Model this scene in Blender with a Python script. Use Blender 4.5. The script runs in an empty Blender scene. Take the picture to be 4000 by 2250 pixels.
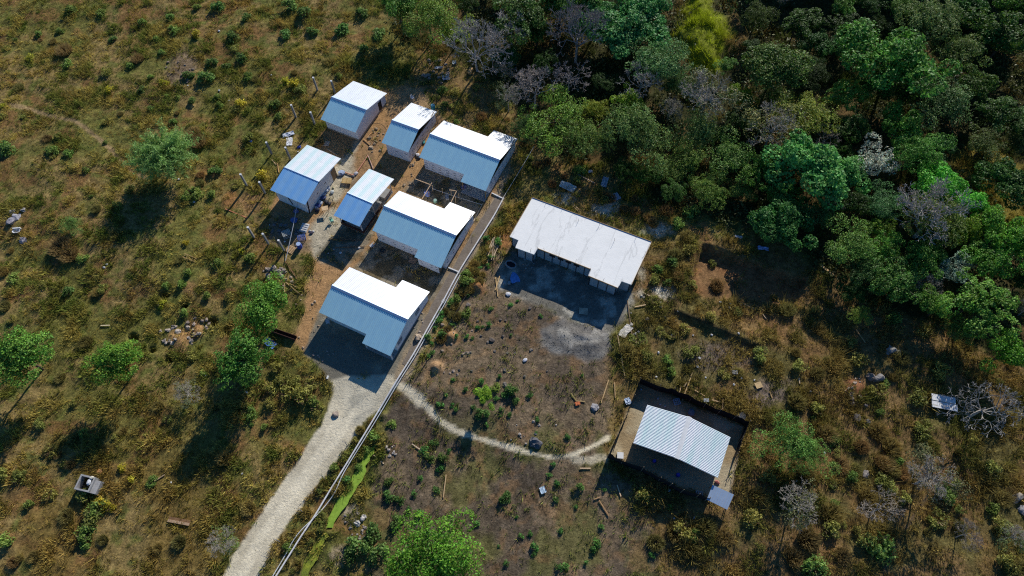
import bpy, math, random
import numpy as np
from mathutils import Vector, Matrix
random.seed(7); rng = np.random.default_rng(11)
sc = bpy.context.scene
COL = sc.collection
PI = math.pi

# ------------------------------------------------------------------ camera geometry (survey of the site)
CH = 90.0; CF = 2770.68; CT = 0.48665167; CR = 0.01157789
D_ = np.array([0, math.sin(CT), -math.cos(CT)]); U_ = np.array([0, math.cos(CT), math.sin(CT)]); R_ = np.array([1., 0, 0])
ca, sa = math.cos(CR), math.sin(CR)
def proj(P):
    P = np.atleast_2d(np.asarray(P, float)) - np.array([0, 0, CH])
    x = P @ R_; y = P @ U_; z = np.maximum(P @ D_, 1.0)
    return 2000 + CF * (x * ca - y * sa) / z, 1125 - CF * (x * sa + y * ca) / z
def unproj(px, py, z=0.0):
    a = (px - 2000) / CF; b = -(py - 1125) / CF
    d = D_ + (a * ca + b * sa) * R_ + (-a * sa + b * ca) * U_
    return np.array([0, 0, CH]) + (z - CH) / d[2] * d
def pxm(px, py):                                   # photo pixels per metre there
    p = unproj(px, py); return CF / ((p - np.array([0, 0, CH])) @ D_)

# ------------------------------------------------------------------ noise and masks
def _h(ix, iy, s):
    n = (ix.astype(np.int64) * 374761393 + iy.astype(np.int64) * 668265263 + s * 1442695041) & 0x7fffffff
    n = ((n ^ (n >> 13)) * 1274126177) & 0x7fffffff
    return ((n ^ (n >> 16)) & 0xffff) / 65535.0
def vnoise(x, y, s):
    ix = np.floor(x); iy = np.floor(y); fx = x - ix; fy = y - iy
    fx = fx * fx * (3 - 2 * fx); fy = fy * fy * (3 - 2 * fy)
    a = _h(ix, iy, s); b = _h(ix + 1, iy, s); c = _h(ix, iy + 1, s); d = _h(ix + 1, iy + 1, s)
    return (a * (1 - fx) + b * fx) * (1 - fy) + (c * (1 - fx) + d * fx) * fy
def fbm(x, y, sc_, s, o=4):
    t = 0; a = .5; f = 1 / sc_; n = 0
    for i in range(o):
        t = t + a * vnoise(x * f + 17.3 * i, y * f - 9.1 * i, s + i); n += a; a *= .5; f *= 2.03
    return t / n
def sstep(a, b, x):
    t = np.clip((x - a) / (b - a), 0, 1); return t * t * (3 - 2 * t)
def polydist(px, py, poly):                        # signed distance (px), positive inside
    P = np.asarray(poly, float); d = np.full(px.shape, 1e9); ins = np.zeros(px.shape, bool)
    for (x0, y0), (x1, y1) in zip(P, np.roll(P, -1, 0)):
        ex, ey = x1 - x0, y1 - y0; t = np.clip(((px - x0) * ex + (py - y0) * ey) / (ex * ex + ey * ey + 1e-9), 0, 1)
        d = np.minimum(d, np.hypot(px - x0 - t * ex, py - y0 - t * ey))
        c = (y0 > py) != (y1 > py)
        with np.errstate(divide='ignore', invalid='ignore'):
            ins ^= c & (px < (x1 - x0) * (py - y0) / (y1 - y0 + 1e-12) + x0)
    return np.where(ins, d, -d)
def linedist(px, py, pts, closed=False):
    d = np.full(px.shape, 1e9)
    for (x0, y0), (x1, y1) in zip(pts[:-1], pts[1:]):
        ex, ey = x1 - x0, y1 - y0; t = np.clip(((px - x0) * ex + (py - y0) * ey) / (ex * ex + ey * ey + 1e-9), 0, 1)
        d = np.minimum(d, np.hypot(px - x0 - t * ex, py - y0 - t * ey))
    return d
def ell(px, py, cx, cy, rx, ry):                   # ~signed distance in px of an ellipse
    return (1 - np.hypot((px - cx) / rx, (py - cy) / ry)) * min(rx, ry)

FOREST = [(1480, -300), (1500, 40), (1560, 150), (1720, 215), (1880, 300), (2000, 420), (2030, 520), (2190, 610), (2330, 640), (2480, 720), (2560, 790),
          (2700, 850), (2900, 900), (3080, 930), (3150, 1040), (3270, 1120), (3340, 1190), (3460, 1210), (3560, 1240), (3700, 1260), (3800, 1330), (3920, 1420), (4300, 1480), (4300, -300)]
CLEAR1 = [(2690, -60), (2780, -60), (2790, 40), (2855, 60), (2830, 190), (2795, 285), (2720, 270), (2665, 195), (2630, 130), (2680, 60)]
CLEAR2 = [(3690, 640), (3780, 560), (3950, 600), (4100, 700), (4150, 1000), (3990, 960), (3920, 900), (3850, 790), (3770, 710)]
ROAD = [(840, 2300), (857, 2250), (940, 2105), (1022, 1976), (1090, 1888), (1172, 1769), (1235, 1666), (1281, 1593), (1297, 1531), (1290, 1480),
        (1440, 1460), (1560, 1470), (1573, 1490), (1473, 1605), (1411, 1650), (1349, 1748), (1281, 1825), (1204, 1930), (1121, 2033), (1059, 2121), (1005, 2240), (985, 2300)]
PAD = [(1250, 1215), (1187, 1385), (1240, 1430), (1290, 1490), (1440, 1475), (1560, 1480), (1690, 1240), (1500, 1200)]
BUILT = [(1260, 520), (1330, 400), (1420, 370), (1560, 330), (1640, 340), (1720, 420), (1760, 480), (2030, 560), (1965, 770), (1850, 960), (1740, 1150), (1560, 1480),
         (1290, 1480), (1240, 1430), (1185, 1370), (1140, 1330), (1180, 1240), (1195, 1150), (1225, 1040), (1200, 1000), (1130, 990), (1040, 930), (1060, 800), (1180, 640)]
FIELD = [(1560, 1500), (1640, 1400), (1770, 1230), (1870, 1050), (1960, 980), (2030, 1120), (2180, 1220), (2380, 1310), (2400, 1500), (2370, 1780), (2460, 1900), (2560, 2060), (2600, 2300),
         (1420, 2300), (1420, 2050), (1500, 1750), (1480, 1620)]
PATH = [(1555, 1500), (1610, 1530), (1660, 1575), (1700, 1625), (1745, 1660), (1800, 1690), (1870, 1710), (1980, 1740), (2080, 1768), (2160, 1785), (2230, 1778), (2300, 1750), (2375, 1712)]
TRACK2 = [(1600, 1525), (1670, 1480), (1740, 1440), (1810, 1405), (1870, 1390), (1960, 1365)]
SHEDYARD = [(2497, 1497), (2690, 1575), (2912, 1664), (2880, 1790), (2850, 1980), (2764, 1945), (2503, 1838), (2372, 1787)]
WPATH = [(2000, 600), (1935, 765), (1862, 880), (1760, 1060), (1690, 1185), (1575, 1385), (1540, 1480), (1585, 1500), (1640, 1400), (1722, 1230), (1800, 1090), (1900, 905), (1965, 780)]
DITCH = [(1476, 1735), (1468, 1755), (1442, 1800), (1420, 1870), (1385, 1930), (1345, 1990), (1318, 2030), (1300, 2062), (1268, 2062), (1285, 2015), (1325, 1940), (1368, 1870), (1405, 1810), (1435, 1760), (1460, 1735)]
DITCH2 = [(1265, 2075), (1285, 2095), (1262, 2130), (1245, 2185), (1215, 2220), (1190, 2300), (1150, 2300), (1175, 2220), (1200, 2160), (1235, 2090)]
PIT = [(2745, 955), (2800, 968), (2890, 1005), (3060, 1065), (3160, 1085), (3120, 1180), (2960, 1190), (2700, 1150), (2695, 1090)]
BANK = [(2632, 1222), (2700, 1240), (2770, 1270), (2860, 1318), (2920, 1345), (2965, 1366)]
FOOT = [(-30, 400), (93, 419), (197, 455), (290, 471), (336, 502), (414, 564), (466, 616), (507, 663), (569, 696)]
GRAVEL = [(2110, 1285), (2180, 1255), (2290, 1262), (2380, 1300), (2362, 1400), (2300, 1408), (2200, 1388), (2120, 1360)]
SLABFRONT = [(1990, 960), (1935, 1120), (2050, 1175), (2170, 1225), (2300, 1285), (2380, 1320), (2490, 1180), (2460, 1120)]

F0 = unproj(1480, 1440); DN = np.array([-.42, -.91])
def terrain(x, y):
    x = np.asarray(x, float); y = np.asarray(y, float)
    P = np.stack([x, y, np.zeros_like(x)], -1).reshape(-1, 3); px, py = proj(P); px = px.reshape(x.shape); py = py.reshape(x.shape)
    s = (x - F0[0]) * DN[0] + (y - F0[1]) * DN[1]
    z = -.1 * np.clip(s, 0, 6) - .02 * np.clip(s - 6, 0, 12)
    flat = np.maximum.reduce([sstep(-40, 10, polydist(px, py, BUILT)), sstep(-30, 5, polydist(px, py, ROAD)), sstep(-20, 10, polydist(px, py, SHEDYARD)),
                              sstep(-20, 10, polydist(px, py, WPATH)), sstep(-60, 0, polydist(px, py, [(2060, 740), (2570, 930), (2470, 1180), (1940, 1120)]))])
    n = (fbm(x, y, 9, 3) - .5) * .7 + (fbm(x, y, 2.2, 9, 3) - .5) * .35 + (fbm(x, y, .8, 19, 2) - .5) * .12
    fieldm = sstep(-20, 20, polydist(px, py, FIELD))
    n = n * (1 - .55 * fieldm)
    z = z + n * (1 - flat) + flat * (fbm(x, y, 1.5, 29, 3) - .5) * .05
    # gravel heap and earth mounds
    z = z + sstep(-5, 60, polydist(px, py, GRAVEL)) * (.12 + .75 * fbm(x, y, 1.5, 41, 2) * fbm(x, y, .7, 43, 3))
    for mx, my, r, hh in [(1868, 1122, 34, .8), (1866, 1205, 20, .3), (1762, 1315, 34, .75), (1706, 1435, 34, .8), (1495, 1620, 24, .4), (1470, 1950, 26, .3), (3330, 1520, 55, .5), (690, 1320, 60, .35), (770, 1290, 40, .3)]:
        z = z + hh * sstep(0, 1, 1 - np.hypot(px - mx, (py - my) * 1.1) / r)
    z = z - .55 * sstep(-18, 6, polydist(px, py, DITCH)) - .4 * sstep(-18, 6, polydist(px, py, DITCH2))
    # dug pit with a steep back bank
    t = polydist(px, py, PIT); floor = sstep(1220, 1010, py + (px - 2900) * -.25)
    z = z - 1.5 * sstep(-4, 12, t + 8 * (fbm(x, y, 1.2, 51, 2) - .5)) * floor
    d = linedist(px, py, BANK); side = (py - 1222) - (px - 2632) * .43
    z = z + np.where((px > 2600) & (px < 3020), .62 * np.exp(-d / 110) * sstep(5, -8, side + 10 * (fbm(x, y, 1., 57, 2) - .5)) * sstep(2615, 2650, px) * sstep(3000, 2950, px), 0)
    shade_ridge = np.minimum(linedist(x, y, [(54, 124), (76, 121), (104, 116), (116, 96), (119, 62)]), 60)  # unseen ridge added past the corner to shade the upper woods
    z = z + (13 + 6 * (fbm(x, y, 11, 63, 3) - .5)) * np.exp(-(shade_ridge / 7.5) ** 2)
    z = z + 1.5 * sstep(0, 60, polydist(px, py, CLEAR1) + 40 * (fbm(x, y, 2, 67, 2) - .5))  # ground lifted here so the clearing catches the sun
    # holes dug in the pasture
    for hx, hy, r in [(511, 1313, 24), (585, 1360, 16), (648, 1393, 20), (827, 1250, 20), (889, 1283, 24), (637, 1150, 18), (718, 1190, 16)]:
        z = z - 1.5 * sstep(0, .3, 1 - np.hypot((px - hx), (py - hy) * 1.3) / r)
    return z
def G(px, py, dz=0.0):
    z = 0.0
    for _ in range(4):
        p = unproj(px, py, z); z = float(terrain(np.array([p[0]]), np.array([p[1]]))[0])
    return Vector((p[0], p[1], z + dz))
def W3(p): return Vector((float(p[0]), float(p[1]), float(p[2])))

# ------------------------------------------------------------------ materials
def nodes_of(m):
    m.use_nodes = True; nt = m.node_tree; nt.nodes.clear(); return nt
def N(nt, t, **k):
    n = nt.nodes.new(t)
    for a, b in k.items():
        if a.startswith('i_'): n.inputs[a[2:].replace('_', ' ')].default_value = b
        else: setattr(n, a, b)
    return n
def rgba(c): return (c[0], c[1], c[2], 1)
def pmat(name, c1, c2=None, scale=3.0, rough=.8, metal=0.0, bump=0.0, bscale=None, tint=False, ramp=(.35, .65), spec=.3, stretch=None):
    m = bpy.data.materials.new(name); nt = nodes_of(m); L = nt.links.new
    out = N(nt, 'ShaderNodeOutputMaterial'); b = N(nt, 'ShaderNodeBsdfPrincipled'); L(b.outputs[0], out.inputs[0])
    b.inputs['Roughness'].default_value = rough; b.inputs['Metallic'].default_value = metal; b.inputs['Specular IOR Level'].default_value = spec
    c2 = c2 or tuple(v * .75 for v in c1)
    tc = N(nt, 'ShaderNodeTexCoord'); vec = tc.outputs['Object']
    if stretch:
        mp = N(nt, 'ShaderNodeMapping'); mp.inputs['Scale'].default_value = stretch; L(vec, mp.inputs[0]); vec = mp.outputs[0]
    nz = N(nt, 'ShaderNodeTexNoise'); nz.inputs['Scale'].default_value = scale; nz.inputs['Detail'].default_value = 6; nz.inputs['Roughness'].default_value = .65; L(vec, nz.inputs['Vector'])
    r = N(nt, 'ShaderNodeValToRGB'); r.color_ramp.elements[0].position = ramp[0]; r.color_ramp.elements[1].position = ramp[1]
    r.color_ramp.elements[0].color = rgba(c1); r.color_ramp.elements[1].color = rgba(c2); L(nz.outputs[0], r.inputs[0]); col = r.outputs[0]
    if tint:
        oi = N(nt, 'ShaderNodeObjectInfo'); mx = N(nt, 'ShaderNodeMix', data_type='RGBA', blend_type='MULTIPLY'); mx.inputs[0].default_value = 1
        L(col, mx.inputs[6]); L(oi.outputs['Color'], mx.inputs[7]); col = mx.outputs[2]
    L(col, b.inputs['Base Color'])
    if bump:
        n2 = N(nt, 'ShaderNodeTexNoise'); n2.inputs['Scale'].default_value = bscale or scale * 4; n2.inputs['Detail'].default_value = 5; L(tc.outputs['Object'], n2.inputs['Vector'])
        bp = N(nt, 'ShaderNodeBump'); bp.inputs['Strength'].default_value = bump; bp.inputs['Distance'].default_value = .1; L(n2.outputs[0], bp.inputs['Height']); L(bp.outputs[0], b.inputs['Normal'])
    return m
def ground_mat():
    m = bpy.data.materials.new('ground_soil'); nt = nodes_of(m); L = nt.links.new
    out = N(nt, 'ShaderNodeOutputMaterial'); b = N(nt, 'ShaderNodeBsdfPrincipled'); L(b.outputs[0], out.inputs[0])
    b.inputs['Roughness'].default_value = .95; b.inputs['Specular IOR Level'].default_value = .1
    at = N(nt, 'ShaderNodeAttribute', attribute_name='Col'); tc = N(nt, 'ShaderNodeTexCoord')
    col = at.outputs[0]
    for scl, lo, hi, det in ((.9, .5, 1.45, 8), (5.5, .5, 1.5, 6), (1.9, .65, 1.35, 10)):
        nz = N(nt, 'ShaderNodeTexNoise'); nz.inputs['Scale'].default_value = scl; nz.inputs['Detail'].default_value = det; nz.inputs['Roughness'].default_value = .7; L(tc.outputs['Object'], nz.inputs['Vector'])
        mr = N(nt, 'ShaderNodeMapRange'); mr.inputs[1].default_value = .3; mr.inputs[2].default_value = .7; mr.inputs[3].default_value = lo; mr.inputs[4].default_value = hi; L(nz.outputs[0], mr.inputs[0])
        mx = N(nt, 'ShaderNodeMix', data_type='RGBA', blend_type='MULTIPLY'); L(at.outputs['Alpha'], mx.inputs[0]); L(col, mx.inputs[6]); L(mr.outputs[0], mx.inputs[7]); col = mx.outputs[2]
    # scattered pale pebbles and dark clods
    vo = N(nt, 'ShaderNodeTexVoronoi'); vo.inputs['Scale'].default_value = 2.6; L(tc.outputs['Object'], vo.inputs['Vector'])
    lt = N(nt, 'ShaderNodeMath', operation='LESS_THAN'); lt.inputs[1].default_value = .16; L(vo.outputs['Distance'], lt.inputs[0])
    sp = N(nt, 'ShaderNodeSeparateColor'); L(vo.outputs['Color'], sp.inputs[0])
    mr = N(nt, 'ShaderNodeMapRange'); mr.inputs[3].default_value = .45; mr.inputs[4].default_value = 1.75; L(sp.outputs[0], mr.inputs[0])
    mx = N(nt, 'ShaderNodeMix', data_type='RGBA', blend_type='MULTIPLY'); ml = N(nt, 'ShaderNodeMath', operation='MULTIPLY'); L(lt.outputs[0], ml.inputs[0]); L(at.outputs['Alpha'], ml.inputs[1]); L(ml.outputs[0], mx.inputs[0]); L(col, mx.inputs[6]); L(mr.outputs[0], mx.inputs[7]); col = mx.outputs[2]
    L(col, b.inputs['Base Color'])
    n2 = N(nt, 'ShaderNodeTexNoise'); n2.inputs['Scale'].default_value = 3.2; n2.inputs['Detail'].default_value = 10; n2.inputs['Roughness'].default_value = .75; L(tc.outputs['Object'], n2.inputs['Vector'])
    bp = N(nt, 'ShaderNodeBump'); bp.inputs['Strength'].default_value = .8; bp.inputs['Distance'].default_value = .16; L(n2.outputs[0], bp.inputs['Height']); L(bp.outputs[0], b.inputs['Normal'])
    return m
def leaf_mat(name, trans=.30, rough=.55, gain=2.5):
    m = bpy.data.materials.new(name); nt = nodes_of(m); L = nt.links.new
    out = N(nt, 'ShaderNodeOutputMaterial'); b = N(nt, 'ShaderNodeBsdfPrincipled'); b.inputs['Roughness'].default_value = rough; b.inputs['Specular IOR Level'].default_value = .2
    at = N(nt, 'ShaderNodeAttribute', attribute_name='Col'); oi = N(nt, 'ShaderNodeObjectInfo')
    tc = N(nt, 'ShaderNodeTexCoord'); nz = N(nt, 'ShaderNodeTexNoise'); nz.inputs['Scale'].default_value = .9; L(tc.outputs['Object'], nz.inputs['Vector'])
    mr = N(nt, 'ShaderNodeMapRange'); mr.inputs[1].default_value = .3; mr.inputs[2].default_value = .7; mr.inputs[3].default_value = .75; mr.inputs[4].default_value = 1.25; L(nz.outputs[0], mr.inputs[0])
    mx = N(nt, 'ShaderNodeMix', data_type='RGBA', blend_type='MULTIPLY'); mx.inputs[0].default_value = 1; L(at.outputs[0], mx.inputs[6]); L(oi.outputs['Color'], mx.inputs[7])
    m2 = N(nt, 'ShaderNodeMix', data_type='RGBA', blend_type='MULTIPLY'); m2.inputs[0].default_value = 1; L(mx.outputs[2], m2.inputs[6]); L(mr.outputs[0], m2.inputs[7])
    g = N(nt, 'ShaderNodeMix', data_type='RGBA', blend_type='MULTIPLY'); g.inputs[0].default_value = 1; g.inputs[7].default_value = (gain * .95, gain, gain * .9, 1); L(m2.outputs[2], g.inputs[6]); m2 = g
    L(m2.outputs[2], b.inputs['Base Color'])
    tr = N(nt, 'ShaderNodeBsdfTranslucent'); L(m2.outputs[2], tr.inputs[0]); ms = N(nt, 'ShaderNodeMixShader'); ms.inputs[0].default_value = trans
    L(b.outputs[0], ms.inputs[1]); L(tr.outputs[0], ms.inputs[2]); L(ms.outputs[0], out.inputs[0])
    return m
def band_mat(name, c1, c2, pitch, axis, rough=.4):
    m = pmat(name, c1, tuple(v * .9 for v in c1), 1.2, rough, .2, 0)
    nt = m.node_tree; L = nt.links.new; b = [n for n in nt.nodes if n.type == 'BSDF_PRINCIPLED'][0]
    src = b.inputs['Base Color'].links[0].from_socket
    tc = N(nt, 'ShaderNodeTexCoord'); sp = N(nt, 'ShaderNodeSeparateXYZ'); L(tc.outputs['Object'], sp.inputs[0])
    a = N(nt, 'ShaderNodeMath', operation='MULTIPLY'); a.inputs[1].default_value = 2 * PI / pitch; L(sp.outputs[axis], a.inputs[0])
    s = N(nt, 'ShaderNodeMath', operation='SINE'); L(a.outputs[0], s.inputs[0])
    nz = N(nt, 'ShaderNodeTexNoise'); nz.inputs['Scale'].default_value = 1.6; nz.inputs['Detail'].default_value = 5; L(tc.outputs['Object'], nz.inputs['Vector'])
    ad = N(nt, 'ShaderNodeMath', operation='MULTIPLY_ADD'); ad.inputs[1].default_value = 2.2; L(nz.outputs[0], ad.inputs[0]); L(s.outputs[0], ad.inputs[2])
    mr = N(nt, 'ShaderNodeMapRange'); mr.inputs[1].default_value = .7; mr.inputs[2].default_value = 1.9; L(ad.outputs[0], mr.inputs[0])
    mx = N(nt, 'ShaderNodeMix', data_type='RGBA'); L(mr.outputs[0], mx.inputs[0]); L(src, mx.inputs[6]); mx.inputs[7].default_value = rgba(c2); L(mx.outputs[2], b.inputs['Base Color'])
    return m
def slab_mat():
    m = pmat('cement_slab', (.98, .97, .91), (.91, .905, .85), .9, .8, 0, .15, 6)
    nt = m.node_tree; L = nt.links.new; b = [n for n in nt.nodes if n.type == 'BSDF_PRINCIPLED'][0]; src = b.inputs['Base Color'].links[0].from_socket
    tc = N(nt, 'ShaderNodeTexCoord'); mp = N(nt, 'ShaderNodeMapping'); mp.inputs['Rotation'].default_value = (0, 0, .42); mp.inputs['Scale'].default_value = (.30, .07, 1); L(tc.outputs['Object'], mp.inputs[0])
    nz = N(nt, 'ShaderNodeTexNoise'); nz.inputs['Scale'].default_value = 1.3; nz.inputs['Detail'].default_value = 5; nz.inputs['Distortion'].default_value = .6; L(mp.outputs[0], nz.inputs['Vector'])
    s = N(nt, 'ShaderNodeMath', operation='SUBTRACT'); s.inputs[1].default_value = .5; L(nz.outputs[0], s.inputs[0]); a = N(nt, 'ShaderNodeMath', operation='ABSOLUTE'); L(s.outputs[0], a.inputs[0])
    mr = N(nt, 'ShaderNodeMapRange'); mr.inputs[1].default_value = .0; mr.inputs[2].default_value = .016; mr.inputs[3].default_value = .74; mr.inputs[4].default_value = 1; L(a.outputs[0], mr.inputs[0])
    mx = N(nt, 'ShaderNodeMix', data_type='RGBA', blend_type='MULTIPLY'); mx.inputs[0].default_value = .8; L(src, mx.inputs[6]); L(mr.outputs[0], mx.inputs[7]); L(mx.outputs[2], b.inputs['Base Color'])
    return m
M = dict(
    ground=ground_mat(), leaf=leaf_mat('leaf'), shrubleaf=leaf_mat('shrub_leaf', .45, .6, 2.9), grass=leaf_mat('dry_grass_blade', .3, .8, 1.0),
    bark=pmat('bark', (.11, .085, .06), (.05, .04, .03), 5, .9, tint=True), palebark=pmat('pale_bark', (.56, .51, .45), (.36, .325, .28), 4, .85, tint=True),
    roof=pmat('white_sheet_metal', (.93, .94, .94), (.80, .81, .80), 1.0, .36, .4, 0, spec=.5, stretch=(2.2, .22, 1), ramp=(.4, .75)), shaderoof=pmat('sheet_metal_shade_blue', (.60, .95, 1.0), (.52, .86, .96), 1.0, .4, 0, 0, spec=.5, stretch=(2.2, .22, 1)), cap=pmat('ridge_metal', (.66, .8, .92), (.58, .72, .86), 2, .4, .7, spec=.5),  # front slopes: same white sheet, blue shade put into the colour
    tealroof=band_mat('translucent_sheet', (.94, .96, .95), (.72, .88, .86), 1.55, 0), shadebandroof=band_mat('banded_sheet_shade_blue', (.36, .68, 1.0), (.28, .60, .97), 1.55, 0),  # second one: banded sheet again, with blue shade painted in for front slopes
    shed=pmat('shed_sheet', (.97, .98, .96), (.66, .88, .83), .5, .4, .1, spec=.5, stretch=(.25, 1.6, 1), ramp=(.42, .72)),
    wall=pmat('white_wall', (.90, .90, .90), (.80, .81, .82), 1.3, .85), plinth=pmat('plinth', (.42, .36, .28), (.30, .26, .2), 3, .9), dark=pmat('dark_opening', (.02, .02, .025), None, 2, .6),
    slot=pmat('slot_shadow', (.012, .018, .03), None, 2, .8), glass=pmat('window_glass', (.03, .04, .05), (.05, .06, .08), 1, .12, spec=.5), frame=pmat('window_frame', (.55, .55, .55), None, 4, .5),
    slab=slab_mat(), conc=pmat('concrete', (.42, .41, .39), (.30, .29, .28), 1.5, .9, bump=.2), panel=pmat('wall_panel', (.46, .47, .48), (.36, .37, .38), 1.2, .85), groove=pmat('panel_groove', (.07, .07, .075), None, 2, .9),
    walk=pmat('walkway_concrete', (.26, .215, .17), (.17, .135, .1), .9, .92, bump=.4, ramp=(.3, .7)), floor=pmat('floor_concrete', (.40, .38, .34), (.28, .27, .25), 1.2, .9),
    wood=pmat('wood', (.42, .28, .15), (.28, .18, .09), 4, .8, tint=True), palewood=pmat('pale_wood', (.60, .46, .30), (.42, .31, .2), 3, .8, tint=True), rust=pmat('rusty_steel', (.10, .045, .03), (.05, .025, .02), 4, .8),
    rebar=pmat('rebar', (.12, .08, .06), None, 8, .6), pvc=pmat('pvc_pipe', (.90, .89, .87), (.72, .68, .64), 1.2, .5), paint=pmat('plastic', (.8, .8, .8), (.66, .66, .66), 3, .5, tint=True),
    sheet=pmat('wrinkled_sheet', (.8, .8, .8), (.5, .5, .5), 2.5, .6, tint=True, bump=.5), stone=pmat('stone', (.85, .82, .78), (.55, .52, .48), 2.2, .95, tint=True, bump=.4), net=pmat('black_net', (.012, .012, .014), (.02, .02, .022), 5, .95),
    algae=pmat('duckweed', (.30, .46, .05), (.20, .33, .03), 2.2, .75, bump=.25, bscale=12), algae2=pmat('mossy_water', (.30, .34, .03), (.12, .16, .02), 1.6, .8, bump=.4, bscale=6),
    post=pmat('post_concrete', (.30, .295, .29), (.21, .21, .215), 3, .9), white=pmat('white_paint', (.82, .82, .80), (.7, .7, .68), 3, .6), wire=pmat('wire', (.05, .05, .05), None, 3, .6), powder=pmat('blue_powder', (.22, .42, .80), (.12, .25, .55), 4, .9, bump=.5),
    lime=pmat('lime', (.62, .62, .62), (.40, .39, .38), 1.5, .95, bump=.4),
)

# ------------------------------------------------------------------ object helpers
def tag(o, label=None, cat=None, group=None, kind=None):
    for k, v in (('label', label), ('category', cat), ('group', group), ('kind', kind)):
        if v: o[k] = v
    return o
def thing(name, label, cat, loc=(0, 0, 0), rz=0.0, group=None):
    o = bpy.data.objects.new(name, None); COL.objects.link(o); o.location = loc; o.rotation_euler = (0, 0, rz); o.empty_display_size = .3
    return tag(o, label, cat, group)
def place(name, me, parent=None, loc=(0, 0, 0), rot=(0, 0, 0), scale=(1, 1, 1), color=None):
    o = bpy.data.objects.new(name, me); COL.objects.link(o); o.parent = parent; o.location = loc; o.rotation_euler = rot; o.scale = scale
    if color: o.color = (*color, 1)
    return o
class MB:
    def __init__(s): s.v = []; s.f = []; s.m = []
    def add(s, vs, fs, mi=0):
        b = len(s.v); s.v += [tuple(map(float, v)) for v in vs]; s.f += [tuple(b + i for i in f) for f in fs]; s.m += [mi] * len(fs); return s
    def box(s, x0, x1, y0, y1, z0, z1, mi=0):
        return s.add([(x0, y0, z0), (x1, y0, z0), (x1, y1, z0), (x0, y1, z0), (x0, y0, z1), (x1, y0, z1), (x1, y1, z1), (x0, y1, z1)],
                     [(0, 3, 2, 1), (4, 5, 6, 7), (0, 1, 5, 4), (1, 2, 6, 5), (2, 3, 7, 6), (3, 0, 4, 7)], mi)
    def bar(s, a, b, w, h=None, mi=0):             # square bar between two points
        a = Vector(a); b = Vector(b); d = (b - a).normalized(); up = Vector((0, 0, 1)) if abs(d.z) < .95 else Vector((1, 0, 0))
        x = d.cross(up).normalized() * w / 2; y = x.cross(d).normalized() * (h or w) / 2
        return s.add([a - x - y, a + x - y, a + x + y, a - x + y, b - x - y, b + x - y, b + x + y, b - x + y], [(0, 1, 2, 3), (7, 6, 5, 4), (0, 4, 5, 1), (1, 5, 6, 2), (2, 6, 7, 3), (3, 7, 4, 0)], mi)
    def tube(s, pts, rad, n=6, mi=0):
        pts = [Vector(p) for p in pts]; rad = rad if isinstance(rad, (list, tuple)) else [rad] * len(pts); rings = []; b = len(s.v); ref = Vector((.31, .17, .93))
        for i, p in enumerate(pts):
            d = (pts[min(i + 1, len(pts) - 1)] - pts[max(i - 1, 0)]).normalized(); x = d.cross(ref)
            if x.length < .05: x = d.cross(Vector((1, 0, 0)))
            x.normalize(); y = d.cross(x)
            s.v += [tuple(p + (x * math.cos(2 * PI * k / n) + y * math.sin(2 * PI * k / n)) * rad[i]) for k in range(n)]
        for i in range(len(pts) - 1):
            for k in range(n):
                s.f.append((b + i * n + k, b + i * n + (k + 1) % n, b + (i + 1) * n + (k + 1) % n, b + (i + 1) * n + k)); s.m.append(mi)
        s.f.append(tuple(b + k for k in reversed(range(n)))); s.f.append(tuple(b + (len(pts) - 1) * n + k for k in range(n))); s.m += [mi, mi]; return s
    def mesh(s, name, mats):
        me = bpy.data.meshes.new(name); me.from_pydata(s.v, [], s.f); mats = mats if isinstance(mats, (list, tuple)) else [mats]
        for m in mats: me.materials.append(m)
        if len(mats) > 1: me.polygons.foreach_set('material_index', s.m)
        me.update(); return me
    def build(s, name, mats, parent=None, loc=(0, 0, 0), rot=(0, 0, 0), color=None):
        return place(name, s.mesh(name, mats), parent, loc, rot, color=color)
def np_mesh(name, V, F, col, mat, smooth=False):
    me = bpy.data.meshes.new(name); V = np.asarray(V, np.float32); F = np.asarray(F, np.int32); k = F.shape[1]
    me.vertices.add(len(V)); me.vertices.foreach_set('co', V.ravel()); me.loops.add(F.size); me.loops.foreach_set('vertex_index', F.ravel())
    me.polygons.add(len(F)); me.polygons.foreach_set('loop_start', np.arange(0, F.size, k, dtype=np.int32)); me.polygons.foreach_set('loop_total', np.full(len(F), k, np.int32))
    me.update(calc_edges=True)
    if col is not None:
        a = me.color_attributes.new('Col', 'FLOAT_COLOR', 'POINT'); c = np.ones((len(V), 4), np.float32); c[:, :np.shape(col)[1]] = col; a.data.foreach_set('color', c.ravel())
    if smooth: me.polygons.foreach_set('use_smooth', np.ones(len(F), bool))
    me.materials.append(mat); return me
ORD = ['nearest', 'second nearest', 'third nearest', 'fourth nearest', 'fifth nearest', 'sixth nearest', 'seventh nearest', 'eighth nearest', 'ninth nearest', 'tenth nearest', 'eleventh nearest', 'twelfth nearest',
       'thirteenth nearest', 'fourteenth nearest', 'fifteenth nearest', 'sixteenth nearest', 'seventeenth nearest', 'eighteenth nearest', 'nineteenth nearest', 'twentieth nearest']
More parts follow.
